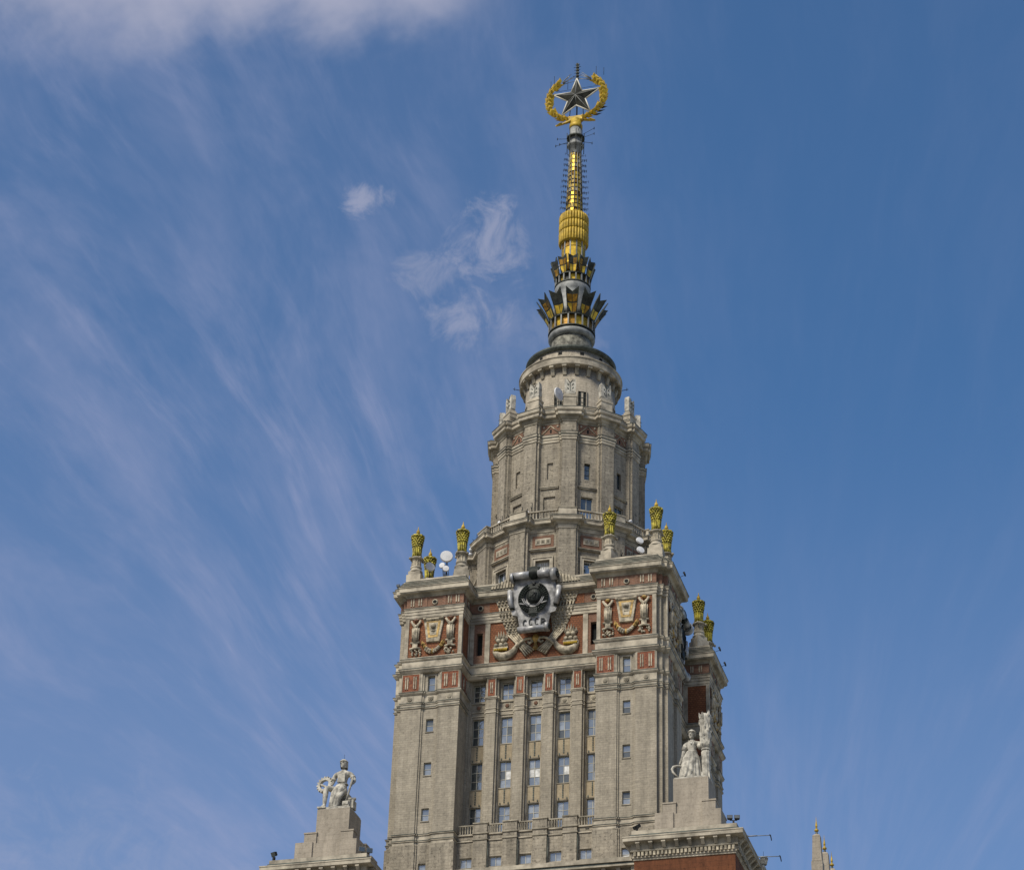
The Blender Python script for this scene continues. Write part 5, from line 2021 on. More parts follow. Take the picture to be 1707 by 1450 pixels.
def head_parts(parent, c, s, kind, mat, turn=0.0):
    """head with brow, nose, mouth, chin and ears; s = half head height"""
    c = Vector(c)
    R = Matrix.Rotation(turn, 3, 'Z')

    def q(x, y, z):
        return tuple(c + R @ Vector((x * s, y * s, z * s)))
    w = MB()
    w.smooth = True
    prof = [(-1.0, 0.30, -0.28), (-0.88, 0.46, -0.18), (-0.6, 0.60, -0.06), (-0.25, 0.70, 0.0), (0.1, 0.74, 0.04), (0.45, 0.74, 0.08), (0.75, 0.60, 0.1), (0.95, 0.32, 0.1), (1.0, 0.05, 0.1)]
    seg = 18
    vs = []
    for z, r, oy in prof:
        for i in range(seg):
            a = 2 * pi * i / seg
            y = -cos(a) * r * 1.1
            vs.append(q(sin(a) * r * 0.86, y + oy, z))
    fs = []
    for k in range(len(prof) - 1):
        for i in range(seg):
            j = (i + 1) % seg
            fs.append((k * seg + i, k * seg + j, (k + 1) * seg + j, (k + 1) * seg + i))
    fs.append(tuple(range(seg - 1, -1, -1)))
    w.add(vs, fs)
    w.smooth = False
    # nose, brow, lips, chin, eyes, ears
    w.add([q(-0.07, -0.76, 0.22), q(0.07, -0.76, 0.22), q(0.15, -0.80, -0.22), q(-0.15, -0.80, -0.22), q(0, -1.04, -0.2)], [(0, 4, 1), (1, 4, 2), (2, 4, 3), (3, 4, 0)])
    for sx in (-1, 1):
        w.tube([q(sx * 0.08, -0.78, 0.26), q(sx * 0.3, -0.76, 0.32), q(sx * 0.5, -0.62, 0.24)], 0.07 * s, 5)
        w.ball(q(sx * 0.27, -0.70, 0.12), 0.1 * s, 6, 4)
        w.ball(q(sx * 0.66, 0.06, 0.0), 0.17 * s, 6, 4)
    w.tube([q(-0.22, -0.70, -0.45), q(0, -0.78, -0.43), q(0.22, -0.70, -0.45)], 0.05 * s, 5)
    w.tube([q(-0.17, -0.68, -0.56), q(0, -0.76, -0.57), q(0.17, -0.68, -0.56)], 0.055 * s, 5)
    w.ball(q(0, -0.55, -0.82), 0.2 * s, 7, 5)
    ob('head', w, mat, parent)
    h = MB()
    h.smooth = True
    if kind == 'hood':
        pr = [(1.12, 0.1, 0.1), (1.02, 0.5, 0.1), (0.75, 0.80, 0.12), (0.35, 0.92, 0.16), (-0.1, 0.92, 0.22), (-0.6, 0.88, 0.3), (-1.05, 0.84, 0.36)]
    else:
        pr = [(1.14, 0.1, 0.12), (1.05, 0.5, 0.12), (0.8, 0.80, 0.12), (0.5, 0.88, 0.14), (0.3, 0.86, 0.18), (0.1, 0.78, 0.34), (-0.3, 0.6, 0.48)]
    vs = []
    for z, r, oy in pr:
        for i in range(seg + 1):
            a0 = 0.0 if z > 0.45 else (0.75 if kind == 'hood' else 0.9)
            a = a0 + (2 * pi - 2 * a0) * i / seg
            vs.append(q(sin(a) * r * 0.92, -cos(a) * r * 1.12 + oy, z))
    m = seg + 1
    fs = []
    for k in range(len(pr) - 1):
        for i in range(seg):
            fs.append((k * m + i, (k + 1) * m + i, (k + 1) * m + i + 1, k * m + i + 1))
    h.add(vs, fs)
    h.smooth = False
    h.tube([q(sin(a) * 0.84, -cos(a) * 1.0 + 0.12, 0.52) for a in [-2.2 + i * 0.44 for i in range(11)]], 0.10 * s, 5)
    ob('headscarf' if kind != 'hood' else 'hood', h, mat, parent)


def hand(parent, wrist, dirn, palm_n, s, mat, curl=0.5, thumb=1):
    """palm and five bent, unequal fingers; s = hand length"""
    d = Vector(dirn).normalized(); n = Vector(palm_n); n = (n - d * n.dot(d)).normalized(); a = d.cross(n)
    wv = Vector(wrist)
    m = MB()
    m.tube([wv, wv + d * s * 0.25, wv + d * s * 0.52], s * 0.2, 7, rs=[s * 0.15, s * 0.22, s * 0.21], flat=0.6)
    for i, L in enumerate((0.42, 0.48, 0.45, 0.36)):
        b = wv + d * s * 0.48 + a * s * (0.15 - 0.1 * i)
        p1 = b + (d * cos(curl * .6) + n * sin(curl * .6)) * s * L * 0.45
        p2 = p1 + (d * cos(curl * 1.8) + n * sin(curl * 1.8)) * s * L * 0.33
        p3 = p2 + (d * cos(curl * 2.8) + n * sin(curl * 2.8)) * s * L * 0.25
        m.tube([b, p1, p2, p3], s * 0.055, 5, s * 0.04)
    b = wv + d * s * 0.16 + a * s * 0.18 * thumb
    p1 = b + (d * 0.7 + a * 0.7 * thumb + n * 0.2).normalized() * s * 0.24
    p2 = p1 + (d * 0.8 + a * 0.1 * thumb + n * 0.6).normalized() * s * 0.2
    m.tube([b, p1, p2], s * 0.065, 5, s * 0.045)
    ob('hand', m, mat, parent)


def drape(parent, name, rings, mat, folds=11, amp=0.1, seg=66, ph=0.0, a0=0.0, a1=2 * pi, thick=None):
    """cloth: elliptical rings (cx, cy, z, rx, ry) with folds that deepen downwards"""
    w = MB()
    w.smooth = True
    vs = []
    n = len(rings)
    closed = (a1 - a0) > 6.2
    cnt = seg if closed else seg + 1
    for k, (cx, cy, z, rx, ry) in enumerate(rings):
        t = k / (n - 1)
        for i in range(cnt):
            a = a0 + (a1 - a0) * i / seg
            f = 1 + amp * (0.25 + t) * (0.65 * cos(folds * a + ph + 1.2 * sin(2 * a)) + 0.35 * cos((folds * 2 - 3) * a + 2 * t))
            vs.append((cx + rx * f * sin(a), cy - ry * f * cos(a), z + 0.05 * amp * 10 * t * cos(folds * a)))
    fs = []
    for k in range(n - 1):
        for i in range(seg):
            j = (i + 1) % cnt
            fs.append((k * cnt + i, (k + 1) * cnt + i, (k + 1) * cnt + j, k * cnt + j))
    w.add(vs, fs)
    return ob(name, w, mat, parent)


ST = M['statue']


def worker(loc):
    A = thing('worker_statue', 'grey stone statue of a hooded worker with a cogwheel and a long hammer', 'statue', loc)
    J = {
        'pelvis': ((0.05, 0.25, 3.15), (0.62, 0.5)), 'waist': ((0.05, 0.2, 3.85), (0.60, 0.45)), 'chest': ((0.08, 0.15, 4.75), (0.78, 0.52)), 'collar': ((0.1, 0.15, 5.35), (0.55, 0.4)),
        'neck': ((0.12, 0.1, 5.75), (0.27, 0.27)), 'nape': ((0.12, 0.05, 6.1), (0.27, 0.27)),
        'sl': ((-0.95, 0.15, 5.25), 0.36), 'el': ((-1.35, 0.3, 4.3), 0.27), 'wl': ((-1.25, -0.25, 3.75), 0.19),
        'sr': ((1.15, 0.15, 5.2), 0.36), 'er': ((1.68, 0.1, 4.25), 0.28), 'wr': ((1.52, -0.3, 3.65), 0.19),
        'hl': ((-0.42, 0.1, 2.95), 0.52), 'kl': ((-1.5, -1.25, 3.05), 0.40), 'cl': ((-1.58, -1.3, 1.9), 0.36), 'al': ((-1.62, -1.3, 0.5), 0.22), 'tl': ((-1.75, -1.85, 0.2), 0.2),
        'hr': ((0.5, 0.1, 2.9), 0.52), 'kr': ((0.28, -1.05, 2.0), 0.42), 'ar': ((-0.1, -1.1, 0.45), 0.24), 'tr': ((-0.3, -1.65, 0.2), 0.2)}
    E = [('pelvis', 'waist'), ('waist', 'chest'), ('chest', 'collar'), ('collar', 'neck'), ('neck', 'nape'), ('collar', 'sl'), ('sl', 'el'), ('el', 'wl'), ('collar', 'sr'), ('sr', 'er'), ('er', 'wr'),
         ('pelvis', 'hl'), ('hl', 'kl'), ('kl', 'cl'), ('cl', 'al'), ('al', 'tl'), ('pelvis', 'hr'), ('hr', 'kr'), ('kr', 'ar'), ('ar', 'tr')]
    build_skin('body', J, E, 'pelvis', ST, A)
    head_parts(A, (0.12, -0.1, 6.6), 0.56, 'hood', ST, -0.3)
    hand(A, (-1.25, -0.25, 3.75), (-0.4, -0.4, -0.35), (0.5, 0.3, -0.6), 0.62, ST, 0.6, 1)
    hand(A, (1.52, -0.3, 3.65), (-0.05, -0.4, -0.85), (-0.6, -0.5, 0), 0.62, ST, 0.75, -1)
    # apron: bib, belt and the long cloth between the knees
    drape(A, 'apron', [(-0.05, 0.0, 3.7, 0.66, 0.55), (-0.1, -0.25, 3.1, 0.82, 0.75), (-0.2, -0.65, 2.4, 0.86, 0.7), (-0.35, -0.95, 1.6, 0.72, 0.5), (-0.5, -1.05, 0.7, 0.62, 0.42), (-0.55, -1.05, 0.06, 0.62, 0.42)], ST, 7, 0.12, 44, 0.5, -1.6, 1.6)
    w = MB()
    fr = Frame(0, 0)
    w.fpoly(fr, [(-0.5, 4.0), (0.55, 4.0), (0.62, 5.2), (-0.42, 5.2)], 0.32, 0.46, 0.06)
    for sx in (-0.36, 0.52):
        w.tube([(sx, -0.36, 5.15), (sx * 1.1, -0.1, 5.62), (sx * 1.05, 0.3, 5.5)], 0.09, 5, flat=0.5)
    ob('bib', w, ST, A)
    w = MB()
    w.tube([(0.68 * sin(t) + 0.05, 0.2 - 0.54 * cos(t), 3.86) for t in [i * 2 * pi / 20 for i in range(21)]], 0.09, 5)
    ob('belt', w, ST, A)
    # rolled sleeves
    for p0, p1 in (((-1.12, 0.2, 4.85), (-1.22, 0.24, 4.62)), ((1.36, 0.14, 4.82), (1.48, 0.12, 4.6))):
        w = MB()
        w.tube([p0, p1], 0.36, 9, 0.34)
        ob('sleeve_roll', w, ST, A)
    # cogwheel
    w = MB()
    gc = Vector((-2.3, 0.15, 4.05)); GX = Vector((0.97, -0.2, 0)); GZ = Vector((0, 0.1, 1)).normalized(); GN = Vector((-0.2, -0.97, 0.1)).normalized()
    n = 64
    ring = []
    for i in range(n):
        a = 2 * pi * i / n
        tooth = (i % 4) < 2
        ring.append((0.64, 1.16 if tooth else 0.95, a))
    vs = []
    for d in (-0.2, 0.2):
        for ri, ro, a in ring:
            for r in (ri, ro):
                vs.append(tuple(gc + GX * (r * cos(a)) + GZ * (r * sin(a)) + GN * d))
    fs = []
    m = 2 * n
    for i in range(n):
        j = (i + 1) % n
        fs += [(2 * j, 2 * i, 2 * i + 1, 2 * j + 1), (m + 2 * i, m + 2 * j, m + 2 * j + 1, m + 2 * i + 1), (2 * i, 2 * j, m + 2 * j, m + 2 * i), (2 * j + 1, 2 * i + 1, m + 2 * i + 1, m + 2 * j + 1)]
    w.add(vs, fs)
    w.tube([gc - GX * 0.7 + GZ * 0.2, gc + GX * 0.6 - GZ * 0.55], 0.16, 6)
    ob('cogwheel', w, ST, A)
    # long hammer
    w = MB()
    w.tube([(1.62, -0.45, 4.5), (1.05, -0.85, 0.95)], 0.13, 7)
    ob('hammer_shaft', w, ST, A)
    w = MB()
    w.hexa([(0.7, -1.2, 0.55), (1.45, -1.2, 0.6), (1.45, -0.6, 0.6), (0.7, -0.6, 0.55), (0.72, -1.15, 1.05), (1.42, -1.15, 1.08), (1.42, -0.62, 1.08), (0.72, -0.62, 1.05)])
    ob('hammer_head', w, ST, A)
    # anvil and the block he leans on
    w = MB()
    w.box(0.7, 1.6, -1.2, 0.4, 0.0, 0.5); w.box(0.5, 1.8, -0.2, 1.0, 0.5, 1.6); w.tube([(0.6, 0.2, 1.75), (1.95, 0.2, 1.8)], 0.32, 7, 0.2)
    w.box(-0.8, 0.9, 0.35, 1.5, 0.0, 2.7)
    ob('anvil_block', w, ST, A)
    w = MB()
    w.box(-2.3, -1.2, -2.0, -1.0, 0.0, 0.22); w.box(-2.1, 1.6, -1.9, 1.7, 0.0, 0.08)
    ob('base_slab', w, ST, A)
    w = MB()
    w.tube([(0.12, 0, 7.2), (0.12, 0, 7.95)], 0.02, 4)
    ob('lightning_rod', w, M['black_iron'], A)
    return A


wk = worker((-22.62, -22.9, 118.82))


def peasant(loc, label):
    A = thing('peasant_statue', label, 'statue', loc)
    J = {
        'pelvis': ((-0.1, 0.1, 3.25), (0.62, 0.5)), 'waist': ((-0.12, 0.05, 3.95), (0.50, 0.40)), 'chest': ((-0.15, 0.0, 4.7), (0.66, 0.5)), 'collar': ((-0.15, 0.05, 5.2), (0.46, 0.36)),
        'neck': ((-0.13, 0.0, 5.55), (0.22, 0.22)), 'nape': ((-0.1, 0.0, 5.85), (0.22, 0.22)),
        'sl': ((-0.95, 0.05, 5.0), 0.33), 'el': ((-1.25, 0.1, 3.55), 0.25), 'wl': ((-1.62, -0.3, 2.3), 0.16),
        'sr': ((0.68, 0.1, 5.05), 0.34), 'er': ((1.95, 0.75, 5.3), 0.3), 'wr': ((1.85, 0.0, 6.35), 0.18),
        'hl': ((-0.45, 0.05, 3.0), 0.5), 'kl': ((-0.5, -0.25, 1.7), 0.36), 'al': ((-0.55, 0.0, 0.35), 0.22), 'tl': ((-0.65, -0.6, 0.16), 0.18),
        'hr': ((0.25, 0.1, 3.0), 0.5), 'kr': ((0.35, -0.1, 1.7), 0.36), 'ar': ((0.4, 0.1, 0.35), 0.22), 'tr': ((0.5, -0.5, 0.16), 0.18)}
    E = [('pelvis', 'waist'), ('waist', 'chest'), ('chest', 'collar'), ('collar', 'neck'), ('neck', 'nape'), ('collar', 'sl'), ('sl', 'el'), ('el', 'wl'), ('collar', 'sr'), ('sr', 'er'), ('er', 'wr'),
         ('pelvis', 'hl'), ('hl', 'kl'), ('kl', 'al'), ('al', 'tl'), ('pelvis', 'hr'), ('hr', 'kr'), ('kr', 'ar'), ('ar', 'tr')]
    build_skin('body', J, E, 'pelvis', ST, A)
    head_parts(A, (-0.12, -0.08, 6.28), 0.56, 'scarf', ST, -0.25)
    hand(A, (-1.62, -0.3, 2.3), (-0.15, -0.2, -0.9), (0.3, -0.8, 0), 0.55, ST, 0.8, 1)
    hand(A, (1.85, 0.0, 6.35), (-0.45, -0.4, 0.35), (-0.5, 0.6, -0.2), 0.6, ST, 0.7, 1)
    drape(A, 'dress', [(-0.12, 0.03, 4.1, 0.60, 0.5), (-0.12, 0.05, 3.7, 0.66, 0.56), (-0.1, 0.05, 3.2, 0.85, 0.72), (-0.1, 0.02, 2.3, 1.0, 0.85), (-0.1, 0.0, 1.3, 1.1, 0.95), (-0.08, 0.0, 0.5, 1.16, 1.02), (-0.05, 0.0, 0.02, 1.2, 1.05)], ST, 13, 0.085, 84)
    drape(A, 'apron', [(-0.2, -0.1, 3.95, 0.62, 0.56), (-0.25, -0.12, 3.2, 0.95, 0.78), (-0.35, -0.15, 2.2, 1.05, 0.9), (-0.45, -0.15, 1.2, 1.12, 0.98), (-0.7, -0.15, 0.3, 1.0, 1.05)], ST, 9, 0.09, 48, 1.0, -1.9, 0.9)
    w = MB()
    for p0, p1, r in (((-0.92, 0.05, 5.0), (-1.12, 0.06, 4.3), 0.33), ((0.62, 0.08, 5.0), (0.95, 0.15, 4.5), 0.33)):
        w.tube([p0, p1], r * 0.9, 9, r * 1.1)
    w.tube([(0.58 * sin(t) - 0.12, 0.03 - 0.48 * cos(t), 4.0) for t in [i * 2 * pi / 20 for i in range(21)]], 0.08, 5)
    for sx in (-1, 1):
        w.tube([(-0.15 + sx * 0.34, -0.28, 5.42), (-0.13 + sx * 0.12, -0.5, 5.05), (-0.12, -0.55, 4.85)], 0.07, 4)
    ob('blouse', w, ST, A)
    # sickle
    w = MB()
    pts_ = [(-1.5, -0.5, 2.05), (-1.9, -0.55, 2.12), (-2.3, -0.6, 2.0), (-2.5, -0.6, 1.7), (-2.4, -0.6, 1.3), (-2.05, -0.6, 0.9), (-1.65, -0.55, 0.55)]
    w.tube(pts_, 0.14, 6, rs=[0.1, 0.12, 0.16, 0.17, 0.15, 0.11, 0.04])
    w.tube([(-1.4, -0.45, 2.05), (-1.75, -0.5, 2.1)], 0.13, 6)
    ob('sickle', w, ST, A)
    # wheat sheaf taller than she is
    w = MB()
    w.lathe(1.62, -0.1, [(0.56, 0.0), (0.52, 1.2), (0.5, 2.8), (0.55, 3.8), (0.4, 4.0)], 40, smooth=True, wob=lambda t, z: 1 + 0.07 * cos(11 * t + 0.4 * z))
    sh = ob('sheaf_stalks', w, ST, A)
    w = MB()
    w.lathe(1.62, -0.1, [(0.50, 3.95), (0.58, 4.0), (0.58, 4.15), (0.5, 4.2)], 20)
    ob('sheaf_binding', w, ST, sh)
    w = MB()
    w.lathe(1.62, -0.1, [(0.5, 4.15), (0.62, 4.7), (0.7, 5.6), (0.62, 6.4), (0.66, 7.2), (0.74, 8.0), (0.66, 8.7), (0.3, 8.8)], 40, smooth=True, wob=lambda t, z: 1 + 0.10 * cos(7 * t + 1.3 * z) + 0.06 * cos(15 * t - 2 * z))
    random.seed(3)
    for i in range(46):
        a = random.uniform(0, 2 * pi); z = random.uniform(4.6, 8.7)
        R = 0.68 + 0.05 * (z > 7)
        w.pod((1.62 + R * cos(a), -0.1 + R * sin(a), z), (0.2 * cos(a), 0.2 * sin(a), 1), 0.95, 0.17, side=(-sin(a), cos(a), 0), d=0.14)
    ob('sheaf_ears', w, ST, sh)
    w = MB()
    w.box(-2.05, 2.1, -1.4, 1.6, 0.0, 0.1)
    w.hexa([(1.0, -0.6, 0), (2.2, -0.6, 0), (2.2, 1.2, 0), (1.0, 1.2, 0), (1.1, -0.5, 1.1), (2.1, -0.5, 1.1), (2.1, 0.8, 1.3), (1.1, 0.8, 1.3)])
    ob('base_slab', w, ST, A)
    return A


ps = peasant((22.62, -22.9, 118.82), 'grey stone statue of a woman with a sickle and a tall wheat sheaf')
wk2 = dup(wk)
wk2.location = (23.3, 19.3, 118.82)
wk2.rotation_euler = (0, 0, pi / 2)
wk2['label'] = 'distant grey statue just peeking above the receding cornice at lower right'
for p_ in (wk, wk2):
    p_['group'] = 'worker statues on the corner blocks'
random.seed(11)

# ------------------------------------------------------------------ side wing with three obelisks, at the right
SW = thing('side_wing', 'lower side wing mostly below the frame, carrying a row of pinnacles', 'building')
w = MB()
w.box(39.5, 44.5, -56.0, -40.0, -1.7, 87.5)
ob('wall', w, M['stone_old'], SW)
w = MB()
w.box(39.0, 45.0, -56.6, -39.4, 87.5, 88.0)
ob('cornice', w, M['trim'], SW)
OBE = [(42.0, -52.9, 'tallest looking stone obelisk with a gilded spike at lower right, nearest of three'),
       (42.0, -47.9, 'middle stone obelisk with a gilded spike in the receding row of three'),
       (42.0, -43.2, 'smallest looking obelisk of the row, only its gilded spike and tip showing')]
for i, (x, y, lab) in enumerate(OBE):
    o = thing('obelisk_pinnacle', lab, 'pinnacle', (x, y, 0), 0, 'obelisk pinnacles on the side wing')
    w = MB()
    w.box(-0.62, 0.62, -0.62, 0.62, 88.0, 93.6); w.box(-0.58, 0.58, -0.58, 0.58, 93.75, 95.2); w.box(-0.52, 0.52, -0.52, 0.52, 93.6, 93.75)
    ob('plinth', w, M['block'], o)
    w = MB()
    w.loft([(-0.5, -0.5), (0.5, -0.5), (0.5, 0.5), (-0.5, 0.5)], [(-0.06, 95.2), (0.02, 95.25), (0.02, 95.4), (0, 95.42), (-0.11, 98.1), (-0.3, 98.3)], cap=True)
    ob('shaft', w, M['block'], o)
    w = MB()
    w.lathe(0, 0, [(0.22, 98.25), (0.12, 98.5), (0.1, 98.65)], 10)
    ob('spike_foot', w, M['verdigris'], o)
    w = MB()
    w.lathe(0, 0, [(0.1, 98.6), (0.24, 98.72), (0.22, 98.85), (0.1, 98.95), (0.09, 99.1), (0.13, 99.2), (0.1, 99.45), (0.04, 99.8), (0.01, 100.3)], 10)
    ob('spike', w, M['gold_matt'], o)

# ------------------------------------------------------------------ dishes, floodlights and aerials


def dish(label, loc, r, az, el, depth=0.35, mat='white', foot=None, group='white dish antennas on the tower'):
    D = thing('dish_antenna', label, 'antenna', loc, 0, group)
    n = Vector((sin(az) * cos(el), -cos(az) * cos(el), sin(el)))
    q = n.to_track_quat('Z', 'Y').to_matrix()
    w = MB()
    w.lathe(0, 0, [(r * 0.3, -depth * 1.3), (r * 0.85, -depth), (r, -depth * 0.8), (r, 0.0), (r * 0.96, 0.05), (0.0, 0.09)], 24, smooth=False)
    w.v = [tuple(q @ Vector(p)) for p in w.v]
    ob('dish', w, M[mat], D)
    w = MB()
    b = Vector((0, 0, 0)) - n * depth * 1.1
    f = foot if foot is not None else (b.x, b.y + 0.2, -2.0)
    w.tube([tuple(b), f], 0.07, 5)
    w.tube([tuple(b + Vector((0.1, 0, -0.1))), (f[0] + 0.5, f[1] + 0.3, f[2])], 0.045, 4)
    w.box(b.x - 0.15, b.x + 0.15, b.y - 0.15, b.y + 0.25, b.z - 0.2, b.z + 0.2)
    ob('mount', w, M['black_iron'], D)
    return D


rooftop = 153.65
dish('large round off white dish on the left pylon roof', (-13.35, -13.5, 159.5), 0.85, 0.35, 0.05, 0.4, 'white', (0.1, 0.4, -5.8))
dish('white dish tilted right, in front of the rear left sheaf urn', (-15.35, -14.2, 157.75), 0.66, 0.75, 0.15, 0.3, 'white', (0.0, 0.5, -4.1))
dish('small white dish under the large dish, left one of the lower pair', (-13.95, -13.5, 158.15), 0.42, -0.1, 0.1, 0.25, 'white', (0.5, 0.3, -4.5))
dish('small white dish under the large dish, right one of the lower pair', (-13.2, -14.0, 157.3), 0.44, 0.3, 0.1, 0.25, 'white', (0.1, 0.4, -3.6))
dish('upper of two white dishes beside the right pylon urn', (13.85, -14.0, 158.3), 0.52, 0.75, 0.25, 0.25, 'white', (-0.3, 0.4, -4.6))
dish('lower of two white dishes beside the right pylon urn', (13.95, -14.0, 156.85), 0.54, 0.75, 0.25, 0.25, 'white', (-0.3, 0.4, -3.2))
dd = dish('oval white dish seen edge on in front of the round drum window', (0.60, -8.25, 187.0), 1.02, 1.2, 0.02, 0.2, 'white', (-0.2, 1.0, -2.8))


def rack(label, loc, az, kind, group='aerial racks on the rotunda terrace'):
    """pipe rack with small drum antennas"""
    A = thing('aerial_rack', label, 'antenna', loc, az, group)
    w = MB()
    rnd = random.Random(kind)
    hs = (3.2, 2.7, 3.4)
    for x, h in zip((-0.8, 0.0, 0.75), hs):
        w.tube([(x, 0, 0), (x, 0, h)], 0.06, 5)
    for z in (0.5, 1.3, 2.1):
        w.tube([(-1.0, 0, z), (1.0, 0, z + rnd.uniform(-.2, .4))], 0.055, 5)
    for x in (-0.8, 0.75):
        w.tube([(x, 0, 2.0), (x + 0.3, -0.7, 2.3)], 0.05, 4)
        w.tube([(x, 0.0, 0.4), (x, 0.9, 0.0)], 0.05, 4)
    w.box(-0.4, 0.5, -0.1, 0.3, 0.1, 1.2)
    ob('pipe_frame', w, M['black_iron'], A)
    for i in range(4):
        q = MB()
        x, y, z = rnd.uniform(-0.8, 0.9), -0.35, rnd.uniform(0.6, 2.0)
        q.tube([(x, y, z), (x + 0.1, y - 0.4, z + 0.05)], 0.22, 10)
        ob('drum_antenna', q, M['white'], A)
    return A


def polar(az, r):
    return (r * sin(az), -r * cos(az))


x, y = polar(radians(-30), 12.0); rack('cluster of small white drums on pipes before the left dark balcony door', (x, y, 163.7), radians(-30), 1)
x, y = polar(radians(-12), 12.2); rack('small aerial cluster on a pole beside the blind doorway', (x, y, 163.7), radians(-15), 2)
x, y = polar(radians(60), 12.0); rack('pipe rack with white drums at the right of the rotunda terrace', (x, y, 163.7), radians(60), 3)
x, y = polar(radians(-68), 13.0); rack('aerial with a round white globe sticking out at the left edge of the terrace', (x, y, 163.7), radians(-60), 4)
x, y = polar(radians(90), 12.2); rack('thin aerials on the terrace at the right edge of the rotunda', (x, y, 163.7), radians(80), 5)
rack('aerial rack on the left pylon roof between the urn and the large dish', (-14.4, -13.2, 153.62), 0.1, 6)
rack('dark aerial rack on the right pylon roof, left of the two stacked dishes', (12.2, -14.6, 153.62), 0.1, 7)
for i, (az, R, z, h, lab) in enumerate(((-75, 9.8, 182.8, 2.4, 'thin whip aerial on the cornice left of the drum'), (100, 9.8, 182.8, 2.6, 'thin whip aerial on the cornice right of the drum'))):
    x, y = polar(radians(az), R)
    a = thing('whip_aerial', lab, 'antenna', (x, y, z), 0, 'whip aerials beside the drum')
    w = MB()
    w.tube([(0, 0, 0), (0, 0, h)], 0.045, 5)
    for z_ in (0.9, 1.5, 2.0):
        w.tube([(-0.35, 0, z_), (0.35, 0, z_ + 0.05)], 0.035, 4)
    ob('rod', w, M['black_iron'], a)
for az, lab in ((-78, 'short rod sticking out of the drum cornice on its left'), (105, 'short rod sticking out of the drum cornice on its right')):
    x, y = polar(radians(az), 7.5)
    a = thing('cornice_rod', lab, 'antenna', (x, y, 193.0), 0, 'rods on the drum cornice')
    w = MB()
    w.tube([(0, 0, 0), (x * 0.13, y * 0.13, 0.25)], 0.05, 5)
    w.tube([(x * 0.1, y * 0.1, 0.0), (x * 0.1, y * 0.1, 0.5)], 0.04, 4)
    ob('rod', w, M['black_iron'], a)


def flood(label, loc, az, el, two=False, mat='black_iron', s=1.0, group='floodlights on the cornices'):
    A = thing('floodlight', label, 'floodlight', loc, az, group)
    w = MB()
    w.box(-0.12 * s, 0.12 * s, -0.12 * s, 0.12 * s, 0.0, 0.5 * s)
    if two:
        w.tube([(-0.45 * s, 0, 0.5 * s), (0.45 * s, 0, 0.5 * s)], 0.05 * s, 5)
    ob('bracket', w, M['black_iron'], A)
    for dx in ((-0.42, 0.42) if two else (0.0,)):
        b = MB()
        c = Vector((dx * s, 0, 0.85 * s))
        Rm = Matrix.Rotation(el, 3, 'X')
        b.hexa([tuple(c + Rm @ (Vector(p) * s)) for p in ((-.33, -.18, -.26), (.33, -.18, -.26), (.26, .2, -.2), (-.26, .2, -.2), (-.33, -.18, .26), (.33, -.18, .26), (.26, .2, .2), (-.26, .2, .2))])
        ob('lamp_head', b, M[mat], A)
        b = MB()
        b.hexa([tuple(c + Rm @ (Vector(p) * s)) for p in ((-.29, -.2, -.22), (.29, -.2, -.22), (.29, -.185, -.22), (-.29, -.185, -.22), (-.29, -.2, .22), (.29, -.2, .22), (.29, -.185, .22), (-.29, -.185, .22))])
        ob('lens', b, M['glass_dark'], A)
    return A


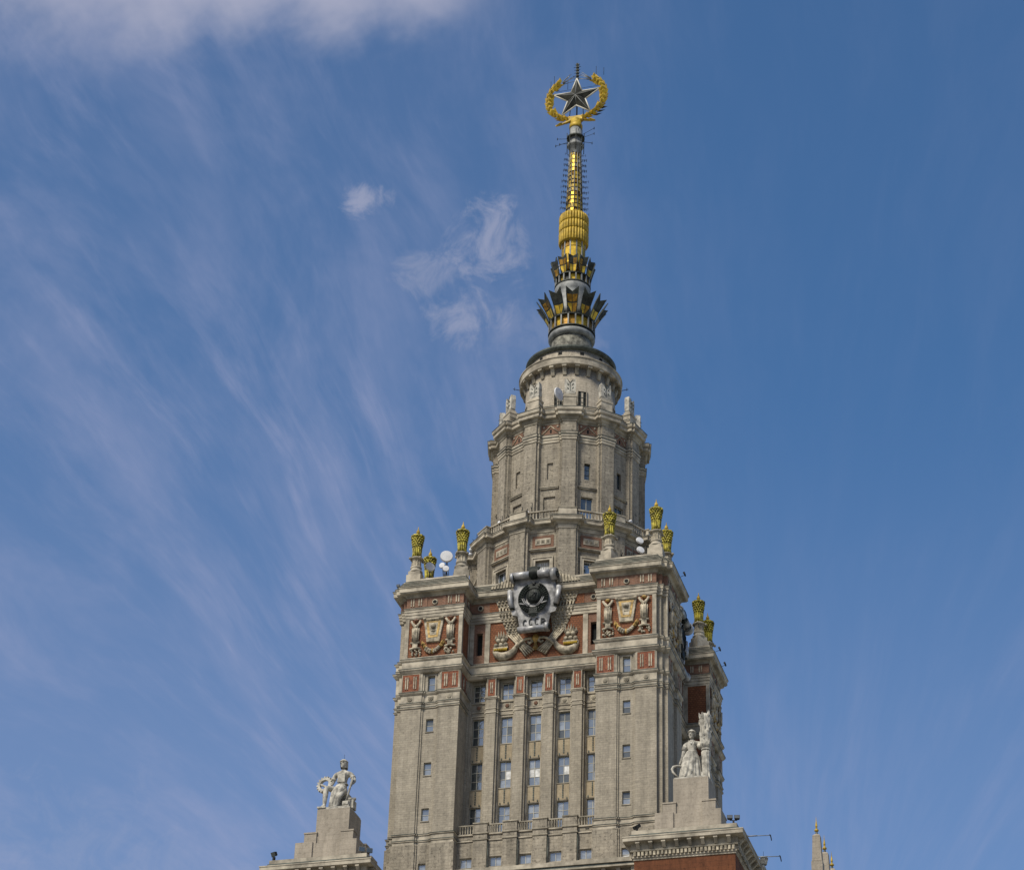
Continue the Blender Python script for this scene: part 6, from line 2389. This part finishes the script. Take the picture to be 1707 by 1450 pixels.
flood('pair of dark floodlights standing on the right block cornice corner', (28.5, -28.4, 110.66), 0.2, -0.3, True)
flood('dark floodlight pointing down at the left end of the left block cornice', (-28.6, -28.5, 110.66), -0.4, 0.5, False, 'black_iron', 1.1)
flood('round pale floodlight pair at the right end of the left block cornice', (-17.2, -27.4, 110.66), 0.6, 0.1, True, 'grey_metal', 1.15)
flood('small dark floodlight lying on the left end of the right block cornice', (16.95, -28.4, 110.66), -0.7, 0.6, True, 'black_iron', 0.8)
flood('small dark lamp under the balcony beside the right pylon', (7.9, -16.75, 115.9), 0, 0.8, False, 'black_iron', 0.75)
flood('small dark lamp under the balcony beside the left pylon', (-8.7, -16.75, 115.6), 0, 0.8, False, 'black_iron', 0.75)
flood('small dark lamp at the left end of the left pylon cornice', (-18.3, -18.4, 152.3), 0, 0, False, 'black_iron', 0.7)


def arm_lamp(label, loc, ln, rz, group='lamp arms on the right block'):
    A = thing('lamp_arm', label, 'lamp', loc, rz, group)
    w = MB()
    w.tube([(0, 0, 0), (ln, 0, 0.1)], 0.05, 5)
    w.tube([(0, 0, 0), (ln * 0.45, 0, 0.06)], 0.08, 5)
    w.box(-0.9, 0.1, -0.12, 0.12, -0.12, 0.08)
    ob('arm', w, M['grey_metal'], A)
    w = MB()
    w.tube([(ln, 0, 0.16), (ln + 0.12, 0, 0.12), (ln + 0.2, 0, -0.25), (ln + 0.24, 0, -0.55)], 0.09, 6, 0.06)
    ob('lamp_head', w, M['black_iron'], A)
    return A


arm_lamp('upper thin lamp arm with a drooping head off the right block cornice', (29.8, -26.8, 109.72), 2.55, 0.18)
arm_lamp('lower thin lamp arm with a drooping head off the right block cornice', (29.8, -20.3, 109.72), 2.5, 0.2)
# little lamps on rods along the right hand cornice lips
for (yy, x, z, lab) in ((-12.9, 19.6, 153.1, 'tiny dark lamp sticking out from the front right pylon cornice'), (10.4, 19.5, 153.6, 'tiny dark lamp beside the outer urn of the rear right pylon'), (13.6, 19.6, 152.8, 'tiny dark lamp lower along the rear right pylon cornice')):
    a = thing('cornice_lamp', lab, 'lamp', (x, yy, z), 0, 'tiny lamps along the pylon cornices')
    w = MB()
    w.tube([(-0.9, 0, -0.5), (0, 0, -0.2)], 0.035, 4)
    ob('rod', w, M['black_iron'], a)
    w = MB()
    w.tube([(-0.1, 0, 0.25), (0.02, 0, 0.0), (0.12, 0, -0.35)], 0.15, 7, 0.1)
    ob('lamp_head', w, M['black_iron'], a)
